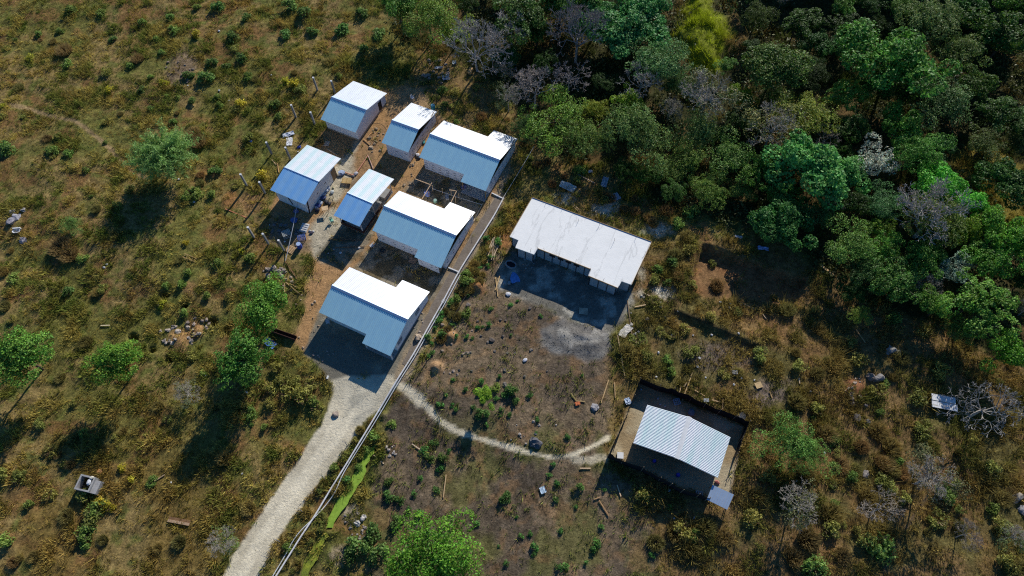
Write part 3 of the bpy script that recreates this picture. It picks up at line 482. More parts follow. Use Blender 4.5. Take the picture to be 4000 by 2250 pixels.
TREES = [  # kind, x, y, crown radius (photo px), tint (some with shade painted in), label
    ('fine', 1678, 67, 112, (1.45, 1.3, .8), 'olive green bushy tree at the wood edge above the houses'), ('fine', 1771, 118, 72, YG, 'yellowish green small tree in front of the olive bushy tree'), ('broad', 1560, 30, 90, (.9, 1, .9), 'dark leafy tree leftmost along the top wood edge'),
    ('bare', 1998, 119, 88, (1, 1, 1.02), 'pale grey bare tree with fan of branches against black shade'), ('bare', 2257, 150, 125, (.60, .57, .60), 'largest dark purplish bare tree in the upper woods'), ('bare', 1859, 197, 112, (.85, .85, .88), 'grey bare tree leaning over the rubbish behind the houses'),
    ('bare', 2226, 300, 72, (.72, .68, .70), 'small purplish bare tree below the largest bare one'), ('bare', 2092, 352, 98, (.8, .74, .72), 'spreading bare tree with pale forked trunk behind the long house'), ('fluffy', 2449, 129, 112, (.8, .98, 1.05), 'blue green leafy tree right of the purplish bare tree'),
    ('fine', 2557, 248, 112, (.95, 1.1, 1.2), 'grey green tree just left of the yellow-green clearing'), ('bare', 2506, 330, 86, (.8, .8, .82), 'tangled bare tree below the grey green tree'), ('fine', 2325, 430, 56, (1.9, 1.35, .6), 'small round ochre green tree behind the umbrella tree'),
    ('umbrella', 2169, 466, 118, (1.3, 1.25, .8), 'flat umbrella tree with bright green top next to the long house'), ('fine', 2506, 520, 122, (1.05, 1.0, .95), 'large dull olive tree above the white flat roof'), ('fine', 2299, 550, 92, (1.15, 1.05, .8), 'olive tree right of the umbrella tree'),
    ('broad', 2454, 393, 70, YG, 'yellow green tree between the bare tangle and the olive tree'), ('broad', 2040, 40, 112, DK, 'very dark tree above the pale fan-shaped bare tree'), ('broad', 2190, 10, 112, (.6, .7, .65), 'dark green tree at the top edge above the purplish bare tree'),
    ('fluffy', 2330, 60, 90, (.75, .9, .9), 'deep green tree at the top between bare and blue green trees'), ('fluffy', 2523, 30, 95, (.8, 1, 1.05), 'blue green tree at the top edge left of the clearing'), ('broad', 2838, 262, 38, (1, 1.1, 1), 'slim green sapling on the right rim of the clearing'),
    ('round', 3030, 262, 118, (.85, .72, .6), 'round dark olive tree alone in the shaded hollow'), ('broad', 3280, 180, 52, (.7, .95, 1.1), 'small blue green tree left of the big leafy one'), ('broad', 3513, 225, 165, (.85, 1.1, .95), 'biggest broad leafy green tree of the upper right woods'),
    ('fine', 3645, 78, 112, (1.05, .95, .95), 'brownish olive tree above the biggest leafy tree'), ('fine', 3752, 200, 96, (1.0, .9, .7), 'olive tree right of the biggest leafy tree'), ('broad', 3519, 32, 56, G1, 'small green tree at the top edge over the biggest leafy tree'), ('broad', 3298, 25, 56, (1, 1.1, .9), 'bright small tree at the top edge above the blue green one'),
    ('broad', 3286, 376, 78, (1.5, 1.4, 1.0), 'fresh light green tree below the small blue green one'), ('fine', 3141, 452, 112, (1.7, 1.25, .6), 'ochre and yellow tree below the round dark olive tree'), ('sparse', 2762, 380, 118, (.9, .9, .8), 'half bare tree below the yellow-green clearing'), ('sparse', 3024, 498, 112, (1.1, 1.05, .7), 'half bare olive tree between ochre and fluffy trees'),
    ('broad', 2908, 376, 48, YG, 'small yellow green tree right of the half bare one'), ('fine', 3700, 405, 112, (.8, .85, .85), 'dull grey green tree in the dark right woods'), ('broad', 3548, 500, 90, (.85, 1.1, .75), 'deep green tree above the smooth round one'), ('fine', 3577, 590, 98, (.85, 1.25, .7), 'smooth round green tree with fine foliage'),
    ('silver', 3420, 612, 78, G1, 'silvery leaved tree right of the fluffy green one'), ('fluffy', 3165, 640, 130, (1.05, 1.2, 1.1), 'large fluffy bright green tree at the middle of the woods'), ('fluffy', 3285, 700, 88, (1, 1.15, 1.05), 'fluffy bright green lobe-crowned tree lower right of the large fluffy one'), ('bare', 3222, 545, 62, (.8, .72, .66), 'small brownish bare tree above the fluffy green pair'),
    ('fine', 2675, 632, 84, (1.3, 1.15, .75), 'olive tree right of the dull olive one, above the roof slab'), ('fine', 2849, 615, 104, (1.05, 1.15, .75), 'mid green tree in the woods above the red pit'), ('fine', 2720, 520, 90, (1.05, 1.05, .9), 'grey olive tree below the half bare tree'), ('sparse', 2616, 430, 60, (.9, .9, .8), 'twiggy pale branched tree among the olive trees'),
    ('fine', 2900, 735, 62, (1.15, 1.05, .65), 'yellowish olive tree at the lower wood edge above the pit'), ('fine', 2760, 745, 76, (1.25, 1.2, .75), 'low yellow olive tree at the wood edge right of the roof slab'), ('broad', 3050, 770, 84, (.8, .95, .75), 'dark green tree left under the large fluffy one'), ('fine', 3440, 795, 80, (.65, .95, 1.05), 'blue green tree with fine leaves in the lower woods'),
    ('bare', 3640, 850, 150, (.95, .92, .9), 'widest bare tree with tangled white branches in the right woods'), ('fine', 3665, 860, 120, (.9, .8, .6), 'olive tree behind the widest bare tangle'), ('fluffy', 3688, 725, 86, (1.2, 1.6, .8), 'vine covered bright tree along the right clearing'), ('fluffy', 3790, 800, 66, (1.15, 1.6, .7), 'vine covered low tree further down the right clearing'), ('broad', 3776, 885, 72, (1.3, 1.15, .6), 'olive green tree at the foot of the vine bank'),
    ('broad', 3419, 892, 54, (1.6, 1.4, .8), 'small yellow green tree above the lower umbrella tree'), ('umbrella', 3321, 958, 106, (1.1, 1.15, 1.0), 'umbrella shaped tree at the wood edge right of the pit'), ('broad', 3466, 985, 68, (1.1, 1.35, 1.0), 'bright green tree right of the lower umbrella tree'), ('fine', 3197, 850, 62, (.8, .9, .8), 'grey green tree left of the forked bare trunk'),
    ('bare', 3248, 800, 60, (.9, .85, .8), 'forked bare tree leaning out of the black shade'), ('broad', 3960, 930, 104, (1.1, 1.35, .85), 'bright green tree at the right picture edge'), ('broad', 3895, 1030, 90, (.95, 1.2, .8), 'green tree below the bright one at the right edge'), ('silver', 3725, 1062, 72, (.55, .7, .65), 'blue grey leaved tree in the lower right woods'),
    ('broad', 3818, 1165, 132, (1.1, 1.2, .85), 'broad mid green tree at the lower wood edge on the right'), ('broad', 3673, 1190, 76, (1.1, 1.2, .85), 'mid green tree left of the broad mid green one'), ('broad', 3517, 1112, 104, (.7, .85, .75), 'dark green tree at the lower wood edge'), ('broad', 3600, 1020, 84, (.8, 1, .8), 'shaded green tree under the widest bare tangle'),
    ('fine', 3362, 1228, 44, (1.7, 1.45, .7), 'lone small yellow green round tree below the wood edge'), ('fine', 3749, 1290, 56, (.9, 1, .7), 'small feathered olive tree standing below the broad mid green one'), ('broad', 3932, 1375, 88, (.95, 1.25, .6), 'deep green rounded tree at the right edge above the bare tree'),
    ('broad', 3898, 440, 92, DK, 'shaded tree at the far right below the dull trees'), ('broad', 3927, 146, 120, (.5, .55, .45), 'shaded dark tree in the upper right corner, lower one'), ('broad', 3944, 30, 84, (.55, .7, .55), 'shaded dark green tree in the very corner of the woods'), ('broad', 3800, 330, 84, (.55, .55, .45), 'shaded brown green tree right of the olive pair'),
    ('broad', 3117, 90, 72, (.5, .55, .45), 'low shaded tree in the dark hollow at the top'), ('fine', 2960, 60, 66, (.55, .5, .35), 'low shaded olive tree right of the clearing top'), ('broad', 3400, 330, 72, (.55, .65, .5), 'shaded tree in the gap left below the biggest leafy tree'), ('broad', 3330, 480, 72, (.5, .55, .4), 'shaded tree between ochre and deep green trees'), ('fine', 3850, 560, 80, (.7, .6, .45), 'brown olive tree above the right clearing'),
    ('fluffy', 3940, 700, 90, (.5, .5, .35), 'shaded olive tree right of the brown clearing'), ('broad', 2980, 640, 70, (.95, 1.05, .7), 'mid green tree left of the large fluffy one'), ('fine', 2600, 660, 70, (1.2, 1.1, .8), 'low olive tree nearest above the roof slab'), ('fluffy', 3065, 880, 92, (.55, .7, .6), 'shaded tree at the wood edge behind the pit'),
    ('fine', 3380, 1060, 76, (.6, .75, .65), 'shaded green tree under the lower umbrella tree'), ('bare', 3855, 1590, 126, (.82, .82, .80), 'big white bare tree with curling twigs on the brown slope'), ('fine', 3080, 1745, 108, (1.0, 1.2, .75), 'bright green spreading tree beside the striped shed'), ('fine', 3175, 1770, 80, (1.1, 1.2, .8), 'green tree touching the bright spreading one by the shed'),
    ('sparse', 3637, 1862, 105, (.75, .72, .6), 'half bare grey tree on the brown slope at lower right'), ('bare', 3440, 1985, 74, (.8, .75, .7), 'thin bare tree in the lower right brush'), ('sparse', 3120, 1975, 90, (.8, .8, .6), 'twiggy grey green tree below the shed'), ('sparse', 3957, 2095, 56, (.8, 1.0, .7), 'small sparse tree at the lower right edge'), ('bare', 3780, 2085, 56, (.7, .65, .6), 'small dead tree above the lower right corner'),
    ('round', 1035, 1195, 112, (1.0, 1.18, .8), 'round dense green tree beside the dirt track'), ('round', 936, 1392, 112, (.85, 1.08, .85), 'dark green round tree below the one by the dirt track'), ('round', 440, 1402, 98, (1.2, 1.3, .8), 'round bright green tree in the middle of the lower pasture'), ('round', 60, 1375, 128, (1.1, 1.25, .9), 'wide green tree at the left edge of the pasture'),
    ('feather', 637, 600, 118, (1.0, 1.05, 1.0), 'feathery pale green tree standing alone in the pasture'), ('vivid', 1677, 2165, 172, (.80, .92, .75), 'large vivid green tree at the lower edge of the field'), ('sparse', 862, 2110, 66, (.9, 1.1, .6), 'young thin tree beside the gravel road at the lower edge'), ('broad', 1890, 1545, 42, (1.9, 1.7, .8), 'thin yellow green sapling in the middle of the bare field'), ('fine', 285, 878, 42, (1.1, 1.15, .95), 'small round bushy tree alone in the left pasture'),
    ('sparse', 725, 1525, 56, (.9, .95, .9), 'grey twiggy small tree between the pasture trees'),
]
for k, px, py, r, tint, lab in TREES:
    zc = {(1035, 1195): 4.6, (936, 1392): 5.2, (440, 1402): 4.9, (60, 1375): 5.2, (637, 600): 4.2, (1677, 2165): 4.2, (1890, 1545): 2.6, (2900, 735): 1.8, (2760, 745): 2.0, (2675, 632): 2.6, (2849, 615): 3.2, (2600, 660): 2.2, (3050, 770): 3.5, (2720, 520): 3.2, (862, 2110): 3.0, (285, 878): 1.3, (725, 1525): 1.6, (3362, 1228): 2.2, (3749, 1290): 2.6, (3080, 1745): 3.2, (3175, 1770): 2.8}.get((px, py))
    if k in ('broad', 'fine', 'fluffy', 'sparse', 'umbrella', 'silver') and zc is None: zc = max(2.4, .78 * r / pxm(px, py) + 1.3) * (.8 if py > 380 and px < 2950 else 1)
    if k == 'bare' and zc is None: zc = max(2.4, r / pxm(px, py) * .7 + 1.2)
    tree(k, px, py, r, tint, lab, zc)
# younger trees filling the wood between the big ones
fill = []
tries = 0
big = [(t[1], t[2], t[3]) for t in TREES]
while len(fill) < 46 and tries < 6000:
    tries += 1; px = random.uniform(1500, 4040); py = random.uniform(-70, 1400); a = np.array([px]); b = np.array([py])
    if (2680 < px < 3000 and py > 690) or polydist(a, b, FOREST)[0] < 18 or polydist(a, b, CLEAR1)[0] > -60 or polydist(a, b, CLEAR2)[0] > -20: continue
    if any(math.hypot(px - q[0], py - q[1]) < .72 * q[2] + 24 for q in big): continue
    r = random.uniform(38, 72); kind = random.choice(('broad', 'fine', 'fine', 'broad', 'sparse', 'fluffy')); sh = .5 + .5 * (px < 3000); tint = random.choice((DK, (.7, .85, .62), (.6, .8, .7), (.75, .9, .75), (.5, .62, .5), (.9, .85, .55))); tint = tuple(v * (.62 + .2 * (px < 3000)) for v in tint)  # fill trees tinted down, most at right: wood shade in the leaf colour
    desc = {'broad': 'leafy young tree in the wood', 'fine': 'fine leaved young tree in the wood', 'sparse': 'half bare young tree in the wood', 'fluffy': 'dense young tree in the wood'}[kind]
    fill.append((tree(kind, px, py, r, tint, None, max(1.7, r / pxm(px, py) * .95 + random.uniform(.2, 1.2)), 'young trees between the big trees of the wood'), desc, px, py)); big.append((px, py, r))
rel_labels(fill)

def shrub_mesh(R, n, size, base, var=.4, aspect=.6):
    V, F, C = [], [], []
    for i in range(9):
        d = unit(1)[0]; c = np.array([d[0] * R * .55, d[1] * R * .55, abs(d[2]) * R * .5 + .12]); r = rng.uniform(.25, .5) * R; k = n // 9; dd = unit(k); P = c + dd * r * rng.uniform(.5, 1.1, (k, 1)) * np.array([1, 1, .75]); P[:, 2] = np.maximum(P[:, 2], .02)
        Nn = dd * .5 + unit(k) * .8 + np.array([0, 0, .4]); Nn /= np.linalg.norm(Nn, axis=1)[:, None]; cards(P, Nn, size, aspect, np.array(base) * rng.uniform(1 - var, 1 + var, (k, 1)) * rng.uniform(.8, 1.2), V, F, C)
    for i in range(14):                            # woody stems
        a = rng.uniform(0, 2 * PI); e = np.array([math.cos(a) * R * .6, math.sin(a) * R * .6, R * rng.uniform(.4, .9)]); w = np.array([-math.sin(a), math.cos(a), 0]) * .025; b = sum(len(v) for v in V)
        V.append(np.stack([-w, w, e + w * .4, e - w * .4])); F.append(b + np.arange(4).reshape(1, 4)); C.append(np.ones((4, 3)) * np.array((.10, .07, .045)))
    return np_mesh('shrub', np.concatenate(V), np.concatenate(F), np.concatenate(C), M['shrubleaf'])
def tussock_mesh(R, n, base):
    a = rng.uniform(0, 2 * PI, n); r = R * np.sqrt(rng.uniform(0, 1, n)) * .75; h = R * rng.uniform(.5, 1.05, n) * (1 - .45 * (r / R)); bx = np.cos(a) * r; by = np.sin(a) * r; ln = rng.uniform(.15, .75, n) * h; wa = rng.uniform(0, PI, n); ta = a + rng.normal(0, .7, n); hw = .035
    V = np.stack([np.stack([bx - np.cos(wa) * hw, by - np.sin(wa) * hw, np.zeros(n) - .03], -1), np.stack([bx + np.cos(wa) * hw, by + np.sin(wa) * hw, np.zeros(n) - .03], -1), np.stack([bx + np.cos(ta) * ln, by + np.sin(ta) * ln, h], -1)], 1).reshape(-1, 3)
    c = np.array(base) * rng.uniform(.55, 1.4, (n, 1)); return np_mesh('tussock', V, np.arange(3 * n).reshape(-1, 3), np.repeat(c, 3, 0), M['leaf'])
SH = {'green': [shrub_mesh(1, 560, .20, (.090, .125, .030)) for _ in range(4)], 'dark': [shrub_mesh(1, 560, .20, (.060, .100, .028)) for _ in range(3)], 'yellow': [shrub_mesh(1, 420, .19, (.20, .175, .02), .5) for _ in range(3)], 'olive': [shrub_mesh(1, 520, .18, (.120, .118, .032)) for _ in range(4)],
      'rust': [tussock_mesh(1, 700, (.17, .112, .05)) for _ in range(3)], 'straw': [tussock_mesh(1, 700, (.15, .12, .045)) for _ in range(3)], 'weed': [shrub_mesh(1, 260, .26, (.050, .115, .030)) for _ in range(4)]}
SHN = dict(green=('shrub', 'shrub', 'leafy green shrub'), dark=('shrub', 'shrub', 'dark green shrub'), yellow=('flowering_shrub', 'shrub', 'yellow flowering shrub'), olive=('shrub', 'shrub', 'olive coloured shrub'), rust=('dry_bush', 'bush', 'rusty brown dry bush'), straw=('grass_tussock', 'tussock', 'straw coloured tussock'), weed=('weed_plant', 'plant', 'low green weed plant'))
SHG = dict(green='green shrubs in the open land', dark='dark green shrubs in the open land', yellow='yellow flowering shrubs in the pasture', olive='olive shrubs in the open land', rust='rusty dry bushes', straw='straw coloured tussocks', weed='weed plants on the bare field')
plants = []
def shrub(kind, px, py, r):
    n, c, d = SHN[kind]; p = G(px, py, -.04); t = tuple(random.uniform(.8, 1.25) for _ in range(1)) * 3; o = place(n, random.choice(SH[kind]), None, p, (0, 0, random.uniform(0, 6.28)), (r * random.uniform(.9, 1.1), r * random.uniform(.9, 1.1), r * random.uniform(.85, 1.15)), (t[0] * random.uniform(.9, 1.15), t[0], t[0]))
    tag(o, None, c, SHG[kind]); plants.append((o, d, px, py))
LIST = {'green': [(155, 137, 1), (62, 160, .8), (238, 124, 1), (280, 49, 1.5), (264, 254, 1.3), (399, 57, 1.2), (559, 93, 1.2), (668, 72, 1.2), (678, 124, 1.4), (771, 31, 1), (637, 207, 1), (590, 305, .8), (694, 383, .7), (652, 375, .6), (611, 155, .8), (859, 414, .9), (590, 430, .9), (678, 481, 1), (207, 595, 1.5), (269, 606, 1.2), (336, 668, .9), (849, 383, 1), (968, 305, 1.3), (512, 259, 1.1), (1079, 409, 1.4), (1095, 461, 1.2), (1323, 300, 1), (1726, 357, 1.1), (1737, 409, .9), (849, 1031, 1.2), (761, 762, 1.6), (725, 767, 1.2), (828, 762, 1.2), (62, 1093, 1.4), (735, 1067, 1), (709, 1114, 1), (652, 1119, .9), (326, 1010, 1.2), (719, 1223, 1), (813, 1155, 1), (978, 1010, 1.2), (5, 1749, 1.2), (978, 1619, 1.3), (600, 1878, 1), (385, 1990, 1.5), (343, 2085, 1.6), (117, 1975, .9), (337, 2133, .8), (591, 1892, .8), (27, 2112, 1.2), (1227, 1570, 1.5), (1825, 1098, 1.4), (1819, 1073, 1.1), (1788, 1171, 1), (1819, 1223, 1.1), (2567, 1055, 1.1), (2609, 1407, 1), (2619, 1454, 1.1), (3321, 1862, 1.2), (3435, 2137, 2.1), (3181, 2219, 1.9), (3683, 1935, 2), (3478, 1252, 1.2), (3493, 1249, 1.4), (1307, 1831, 1), (1462, 1702, 1), (1121, 2142, 1), (1530, 1660, .9), (1936, 1515, 1), (2517, 1930, 1.2), (1780, 480, .8), (2265, 670, 1.5), (2640, 880, 1.6), (2700, 830, 1.8), (1430, 1760, .8), (1400, 1830, .9)],
        'dark': [(445, 160, 1.2), (854, 31, 1.5), (963, 72, 1.2), (911, 150, 1.6), (828, 248, 1.5), (885, 259, 1.3), (942, 233, 1.5), (807, 310, 2), (740, 295, 1.5), (554, 352, 1), (756, 399, 1.2), (31, 585, 1.8), (1224, 124, 1.6), (1131, 31, 2), (1116, 140, 1.5), (1190, 60, 2), (841, 678, 1.6), (269, 1145, 1.2), (1442, 2085, 1.9), (1400, 2137, 1.9), (1473, 2162, 1.8), (1375, 2183, 1.6), (1550, 2038, 1.3), (1519, 1940, 1.1), (1561, 1955, .9), (1525, 1888, 1), (1735, 1790, 1.2), (1678, 1790, 1), (1693, 1738, .9), (1967, 1940, 1.2), (2004, 1526, 1.3), (2014, 1572, .9), (1885, 1619, 1.2), (2262, 1904, .8), (2624, 1029, 1.3), (2603, 1102, 1.2), (1410, 60, 1.8), (1330, 120, 2), (1480, 140, 1.8), (1420, 200, 1.4)],
        'yellow': [(129, 233, 1.4), (776, 140, 1.3), (937, 414, 1.3), (642, 326, 1), (435, 357, 1.2), (1157, 331, 1.5), (1120, 318, 1.2), (1033, 688, 1.3), (637, 1192, 1), (486, 1826, .9), (518, 1878, .8), (400, 1965, 1.2), (433, 1978, 1.1), (725, 952, .7), (945, 990, .9), (10, 420, 1)],
        'olive': [(414, 285, 1.2), (422, 476, 1), (1173, 357, 1.4), (1118, 1491, 2.3), (1190, 1555, 2.6), (1087, 1444, 1.8), (1130, 1540, 2), (1060, 1520, 1.9), (1170, 1500, 1.8), (1215, 1505, 1.6), (1240, 1600, 1.6), (404, 1130, 1), (47, 1249, .8), (78, 1868, 1.2), (197, 1935, 1), (371, 2023, 1.6), (233, 538, 1), (3426, 1531, 1.5), (3574, 1552, 1.7), (3669, 1454, 1.8), (3233, 2069, 1.6), (2878, 1221, .9), (2503, 1921, 1.3), (3600, 1290, 1.4), (3523, 1940, 1.2), (2560, 1180, 1.2), (2490, 1330, 1.5), (2520, 1390, 1.1)],
        'rust': [(3155, 2111, 1.7), (3440, 1810, 1.2), (3362, 1748, 1.1), (3280, 1816, 1.2), (240, 970, 1.9), (275, 1000, 1.6), (1250, 560, 1), (255, 205, 1.6), (540, 235, 1.3), (3100, 2180, 1.3), (3230, 1700, 1.4), (2660, 780, 1.1), (2600, 830, 1.2), (1760, 590, .9), (780, 560, 1.4), (760, 520, 1.2), (3560, 1120, 1.4), (3480, 1150, 1.6)],
        'straw': [(1560, 560, .8), (2640, 1000, 1.3), (2660, 1050, 1.2), (3480, 1750, 1.5), (3430, 1690, 1.4), (2700, 2140, 1.4), (2640, 2080, 1.4), (2560, 2120, 1.2), (2760, 2060, 1.3), (3250, 2010, 1.5), (3520, 1400, 1.2)],
        'weed': [(1719, 1583, .9), (1890, 1557, .8), (2175, 1888, .8), (2216, 1707, .8), (1704, 1914, .9), (2190, 2075, .7), (2087, 2137, .9), (2330, 2121, 1), (2319, 2147, .9), (2071, 2085, .7), (2180, 2219, .9), (2211, 2214, .8), (2350, 2059, .6), (1641, 2007, .9), (2035, 2095, .6), (2169, 1950, .7), (2068, 1547, .7), (1817, 1521, .7), (1766, 1583, .6), (1825, 1316, .6), (1845, 1321, .5), (1866, 1280, .7), (1918, 1207, .6), (1995, 1192, .7), (1907, 1269, .8), (1354, 1873, .9), (1960, 1600, .7), (1780, 1600, .6), (1990, 1620, .6), (1850, 1590, .7), (1900, 1660, .6), (2100, 1640, .6), (1950, 1470, .7), (1740, 1545, .6), (1640, 1870, .7), (1620, 1930, .8), (1600, 1990, .7), (1880, 1490, .8), (1970, 1545, .9), (1920, 1580, .6), (1870, 1540, .7), (1655, 1760, 1), (1720, 1830, .9), (1980, 2200, .7), (2290, 2200, .6), (2250, 1980, .5), (1900, 1530, 1.2)]}
for k, l in LIST.items():
    for px, py, r in l: shrub(k, px, py, r * (.72 if k == 'weed' else .7 if 1040 < px < 1260 and 1430 < py < 1620 else .9 if k in ('green', 'dark') else 1))
def scatter(kind, n, poly, rmin, rmax, avoid=()):
    done = 0; xs = [p[0] for p in poly]; ys = [p[1] for p in poly]
    for _ in range(n * 30):
        if done >= n: break
        px = random.uniform(min(xs), max(xs)); py = random.uniform(min(ys), max(ys)); a, b = np.array([px]), np.array([py])
        if polydist(a, b, poly)[0] < 6 or any(polydist(a, b, q)[0] > -14 for q in (ROAD, PAD, SHEDYARD, BUILT, SLABFRONT, GRAVEL) + tuple(avoid)) or linedist(a, b, PATH)[0] < 26: continue
        if any(math.hypot(px - q[2], py - q[3]) < 16 for q in plants): continue
        shrub(kind, px, py, random.uniform(rmin, rmax)); done += 1
PAST = [(0, 0), (1480, 0), (1500, 250), (1230, 480), (980, 900), (1120, 1360), (1270, 1540), (850, 2240), (0, 2240)]
RIGHT = [(2500, 960), (2700, 900), (3100, 1180), (3400, 1260), (3990, 1500), (3990, 2240), (2620, 2240), (2500, 2000), (2940, 1900), (2900, 1600), (2500, 1440), (2380, 1400)]
scatter('olive', 26, PAST, .6, 1.3); scatter('green', 6, PAST, .4, .8); scatter('straw', 34, PAST, .5, 1.2); scatter('rust', 12, PAST, .4, .9)
scatter('olive', 40, RIGHT, .6, 1.5); scatter('rust', 10, RIGHT, .6, 1.3); scatter('straw', 30, RIGHT, .6, 1.4); scatter('green', 10, RIGHT, .5, 1.2)
scatter('weed', 20, FIELD, .25, .5); scatter('weed', 18, [(1600, 1400), (1760, 1150), (1930, 870), (1960, 960), (1800, 1250), (1660, 1430)], .4, .9); scatter('straw', 16, [(1600, 1400), (1760, 1150), (1930, 870), (1960, 960), (1800, 1250), (1660, 1430)], .5, .9)
scatter('olive', 16, [(1540, 380), (1640, 210), (1940, 330), (2040, 480), (2200, 640), (2480, 760), (2540, 880), (2100, 740), (2000, 560), (1750, 460)], .5, 1.1); scatter('rust', 16, [(1760, 430), (1950, 330), (2040, 480), (2200, 640), (2480, 760), (2600, 900), (2100, 740), (2000, 560)], .5, 1.1)
scatter('olive', 16, [(1310, 1770), (1460, 1560), (1480, 1720), (1300, 2020), (1150, 2240), (1060, 2240), (1250, 1900)], .4, .8); scatter('straw', 14, [(1310, 1770), (1460, 1560), (1480, 1720), (1300, 2020), (1150, 2240), (1060, 2240), (1250, 1900)], .4, .8)
rel_labels(plants)
# low leafy undergrowth on the forest floor
def under_acc(x, y, Z): return Z['forest'] * (1 - Z['clear1']) * (1 - Z['clear2'] * .7) * sstep(.36, .6, fbm(x, y, 5, 151, 3))
ux = rng.uniform(-40, 96, 60000); uy = rng.uniform(48, 112, 60000); Zu = zones(ux, uy); ok = (rng.uniform(0, 1, 60000) < under_acc(ux, uy, Zu)) & (Zu['py'] > -90) & (Zu['px'] < 4080); ux, uy = ux[ok], uy[ok]
uP = np.stack([ux, uy, terrain(ux, uy) + rng.uniform(.1, 1.1, len(ux)) * (.4 + fbm(ux, uy, 3, 161, 2))], 1); V, F, C = [], [], []
for _ in range(2):
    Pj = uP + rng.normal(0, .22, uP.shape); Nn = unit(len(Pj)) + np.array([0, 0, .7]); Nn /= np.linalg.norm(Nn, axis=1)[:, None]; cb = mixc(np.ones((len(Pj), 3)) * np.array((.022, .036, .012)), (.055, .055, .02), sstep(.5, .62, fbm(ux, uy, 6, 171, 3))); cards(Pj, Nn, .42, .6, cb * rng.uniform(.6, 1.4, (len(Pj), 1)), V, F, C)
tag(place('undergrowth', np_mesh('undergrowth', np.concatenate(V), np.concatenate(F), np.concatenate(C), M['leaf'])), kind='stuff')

# ------------------------------------------------------------------ houses (u along the ridge, v down the front slope = local -y)
def corr(mb, u0, u1, va, vb, rz_, pitch=.26, amp=.035, th=.02):
    """corrugated sheet from v=va (high end) to v=vb; rz_(v) gives its height"""
    n = max(2, int(round((u1 - u0) / pitch))); us, hs = [], []
    for i in range(n):
        for t, h in ((0, 0), (.30, 0), (.42, amp), (.60, amp), (.72, 0)): us.append(u0 + (i + t) * (u1 - u0) / n); hs.append(h)
    us.append(u1); hs.append(0); k = len(us); vs = []
    for off in (0, -th):
        for v in (va, vb): vs += [(u, -v, rz_(v) + h + off) for u, h in zip(us, hs)]
    fs = []
    for i in range(k - 1):
        fs += [(i, i + 1, k + i + 1, k + i), (2 * k + i, 3 * k + i, 3 * k + i + 1, 2 * k + i + 1), (i, 2 * k + i, 2 * k + i + 1, i + 1), (k + i, k + i + 1, 3 * k + i + 1, 3 * k + i)]
    fs += [(0, k, 3 * k, 2 * k), (k - 1, 3 * k - 1, 4 * k - 1, 2 * k - 1)]
    mb.add(vs, fs)
def quad_front(mb, u, v, z, w, h, mi=1): mb.add([(u - w / 2, -v, z - h / 2), (u + w / 2, -v, z - h / 2), (u + w / 2, -v, z + h / 2), (u - w / 2, -v, z + h / 2)], [(0, 1, 2, 3)], mi)
def quad_side(mb, u, v, z, w, h, mi=1): mb.add([(u, -(v + w / 2), z - h / 2), (u, -(v - w / 2), z - h / 2), (u, -(v - w / 2), z + h / 2), (u, -(v + w / 2), z + h / 2)], [(0, 1, 2, 3)], mi)
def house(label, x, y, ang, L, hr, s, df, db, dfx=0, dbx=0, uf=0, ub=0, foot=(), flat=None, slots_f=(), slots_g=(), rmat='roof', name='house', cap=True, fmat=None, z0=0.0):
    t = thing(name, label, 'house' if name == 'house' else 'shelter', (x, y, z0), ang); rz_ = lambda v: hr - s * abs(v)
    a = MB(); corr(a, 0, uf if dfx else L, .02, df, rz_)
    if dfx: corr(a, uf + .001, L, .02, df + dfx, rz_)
    a.build('roof_sheet', M[fmat or 'shaderoof'], t)
    a = MB(); corr(a, 0, ub if dbx else L, -.02, -db, rz_)
    if dbx: corr(a, ub + .001, L, -.02, -db - dbx, rz_)
    a.build('roof_sheet', M[rmat], t)
    a = MB(); c = .30 if cap else .10; e = .055
    pr = [(-c, rz_(c) + e), (0, hr + e + .02), (c, rz_(c) + e), (c, rz_(c) + e - .015), (0, hr + e), (-c, rz_(c) + e - .015)]; k = len(pr)
    a.add([(u, -v, z) for u in (-.02, L + .02) for v, z in pr], [(i, (i + 1) % k, k + (i + 1) % k, k + i) for i in range(k)] + [tuple(range(k))[::-1], tuple(range(k, 2 * k))]); a.build('ridge_cap', M['cap'], t)
    if foot:
        a = MB()
        for (u0, v0), (u1, v1) in zip(foot, foot[1:] + foot[:1]):
            P = [(u0, v0)]
            if v0 * v1 < 0: q = v0 / (v0 - v1); P.append((u0 + (u1 - u0) * q, 0.0))
            P.append((u1, v1))
            for (p, q), (r, w) in zip(P, P[1:]):
                za = min(rz_(q) - .03, flat or 99); zb = min(rz_(w) - .03, flat or 99); a.add([(p, -q, -.3), (r, -w, -.3), (r, -w, zb), (p, -q, za)], [(0, 1, 2, 3)])
        for u, v, z, w, h in slots_f: quad_front(a, u, v, z, w, h)
        for u, v, z, w, h in slots_g: quad_side(a, u, v, z, w, h)
        a.build('wall', [M['wall'], M['slot']], t)
    return t
def rows_f(v, us, zs, w=.45, h=.11): return [(u + random.uniform(-.12, .12), v + .006, z, w, h) for z in zs for u in us]
def rows_g(u, vs, zs, w=.45, h=.11): return [(u + .006, v + random.uniform(-.12, .12), z, w, h) for z in zs for v in vs]
def part_box(name, t, mat, *b): return MB().box(*b).build(name, mat, t)
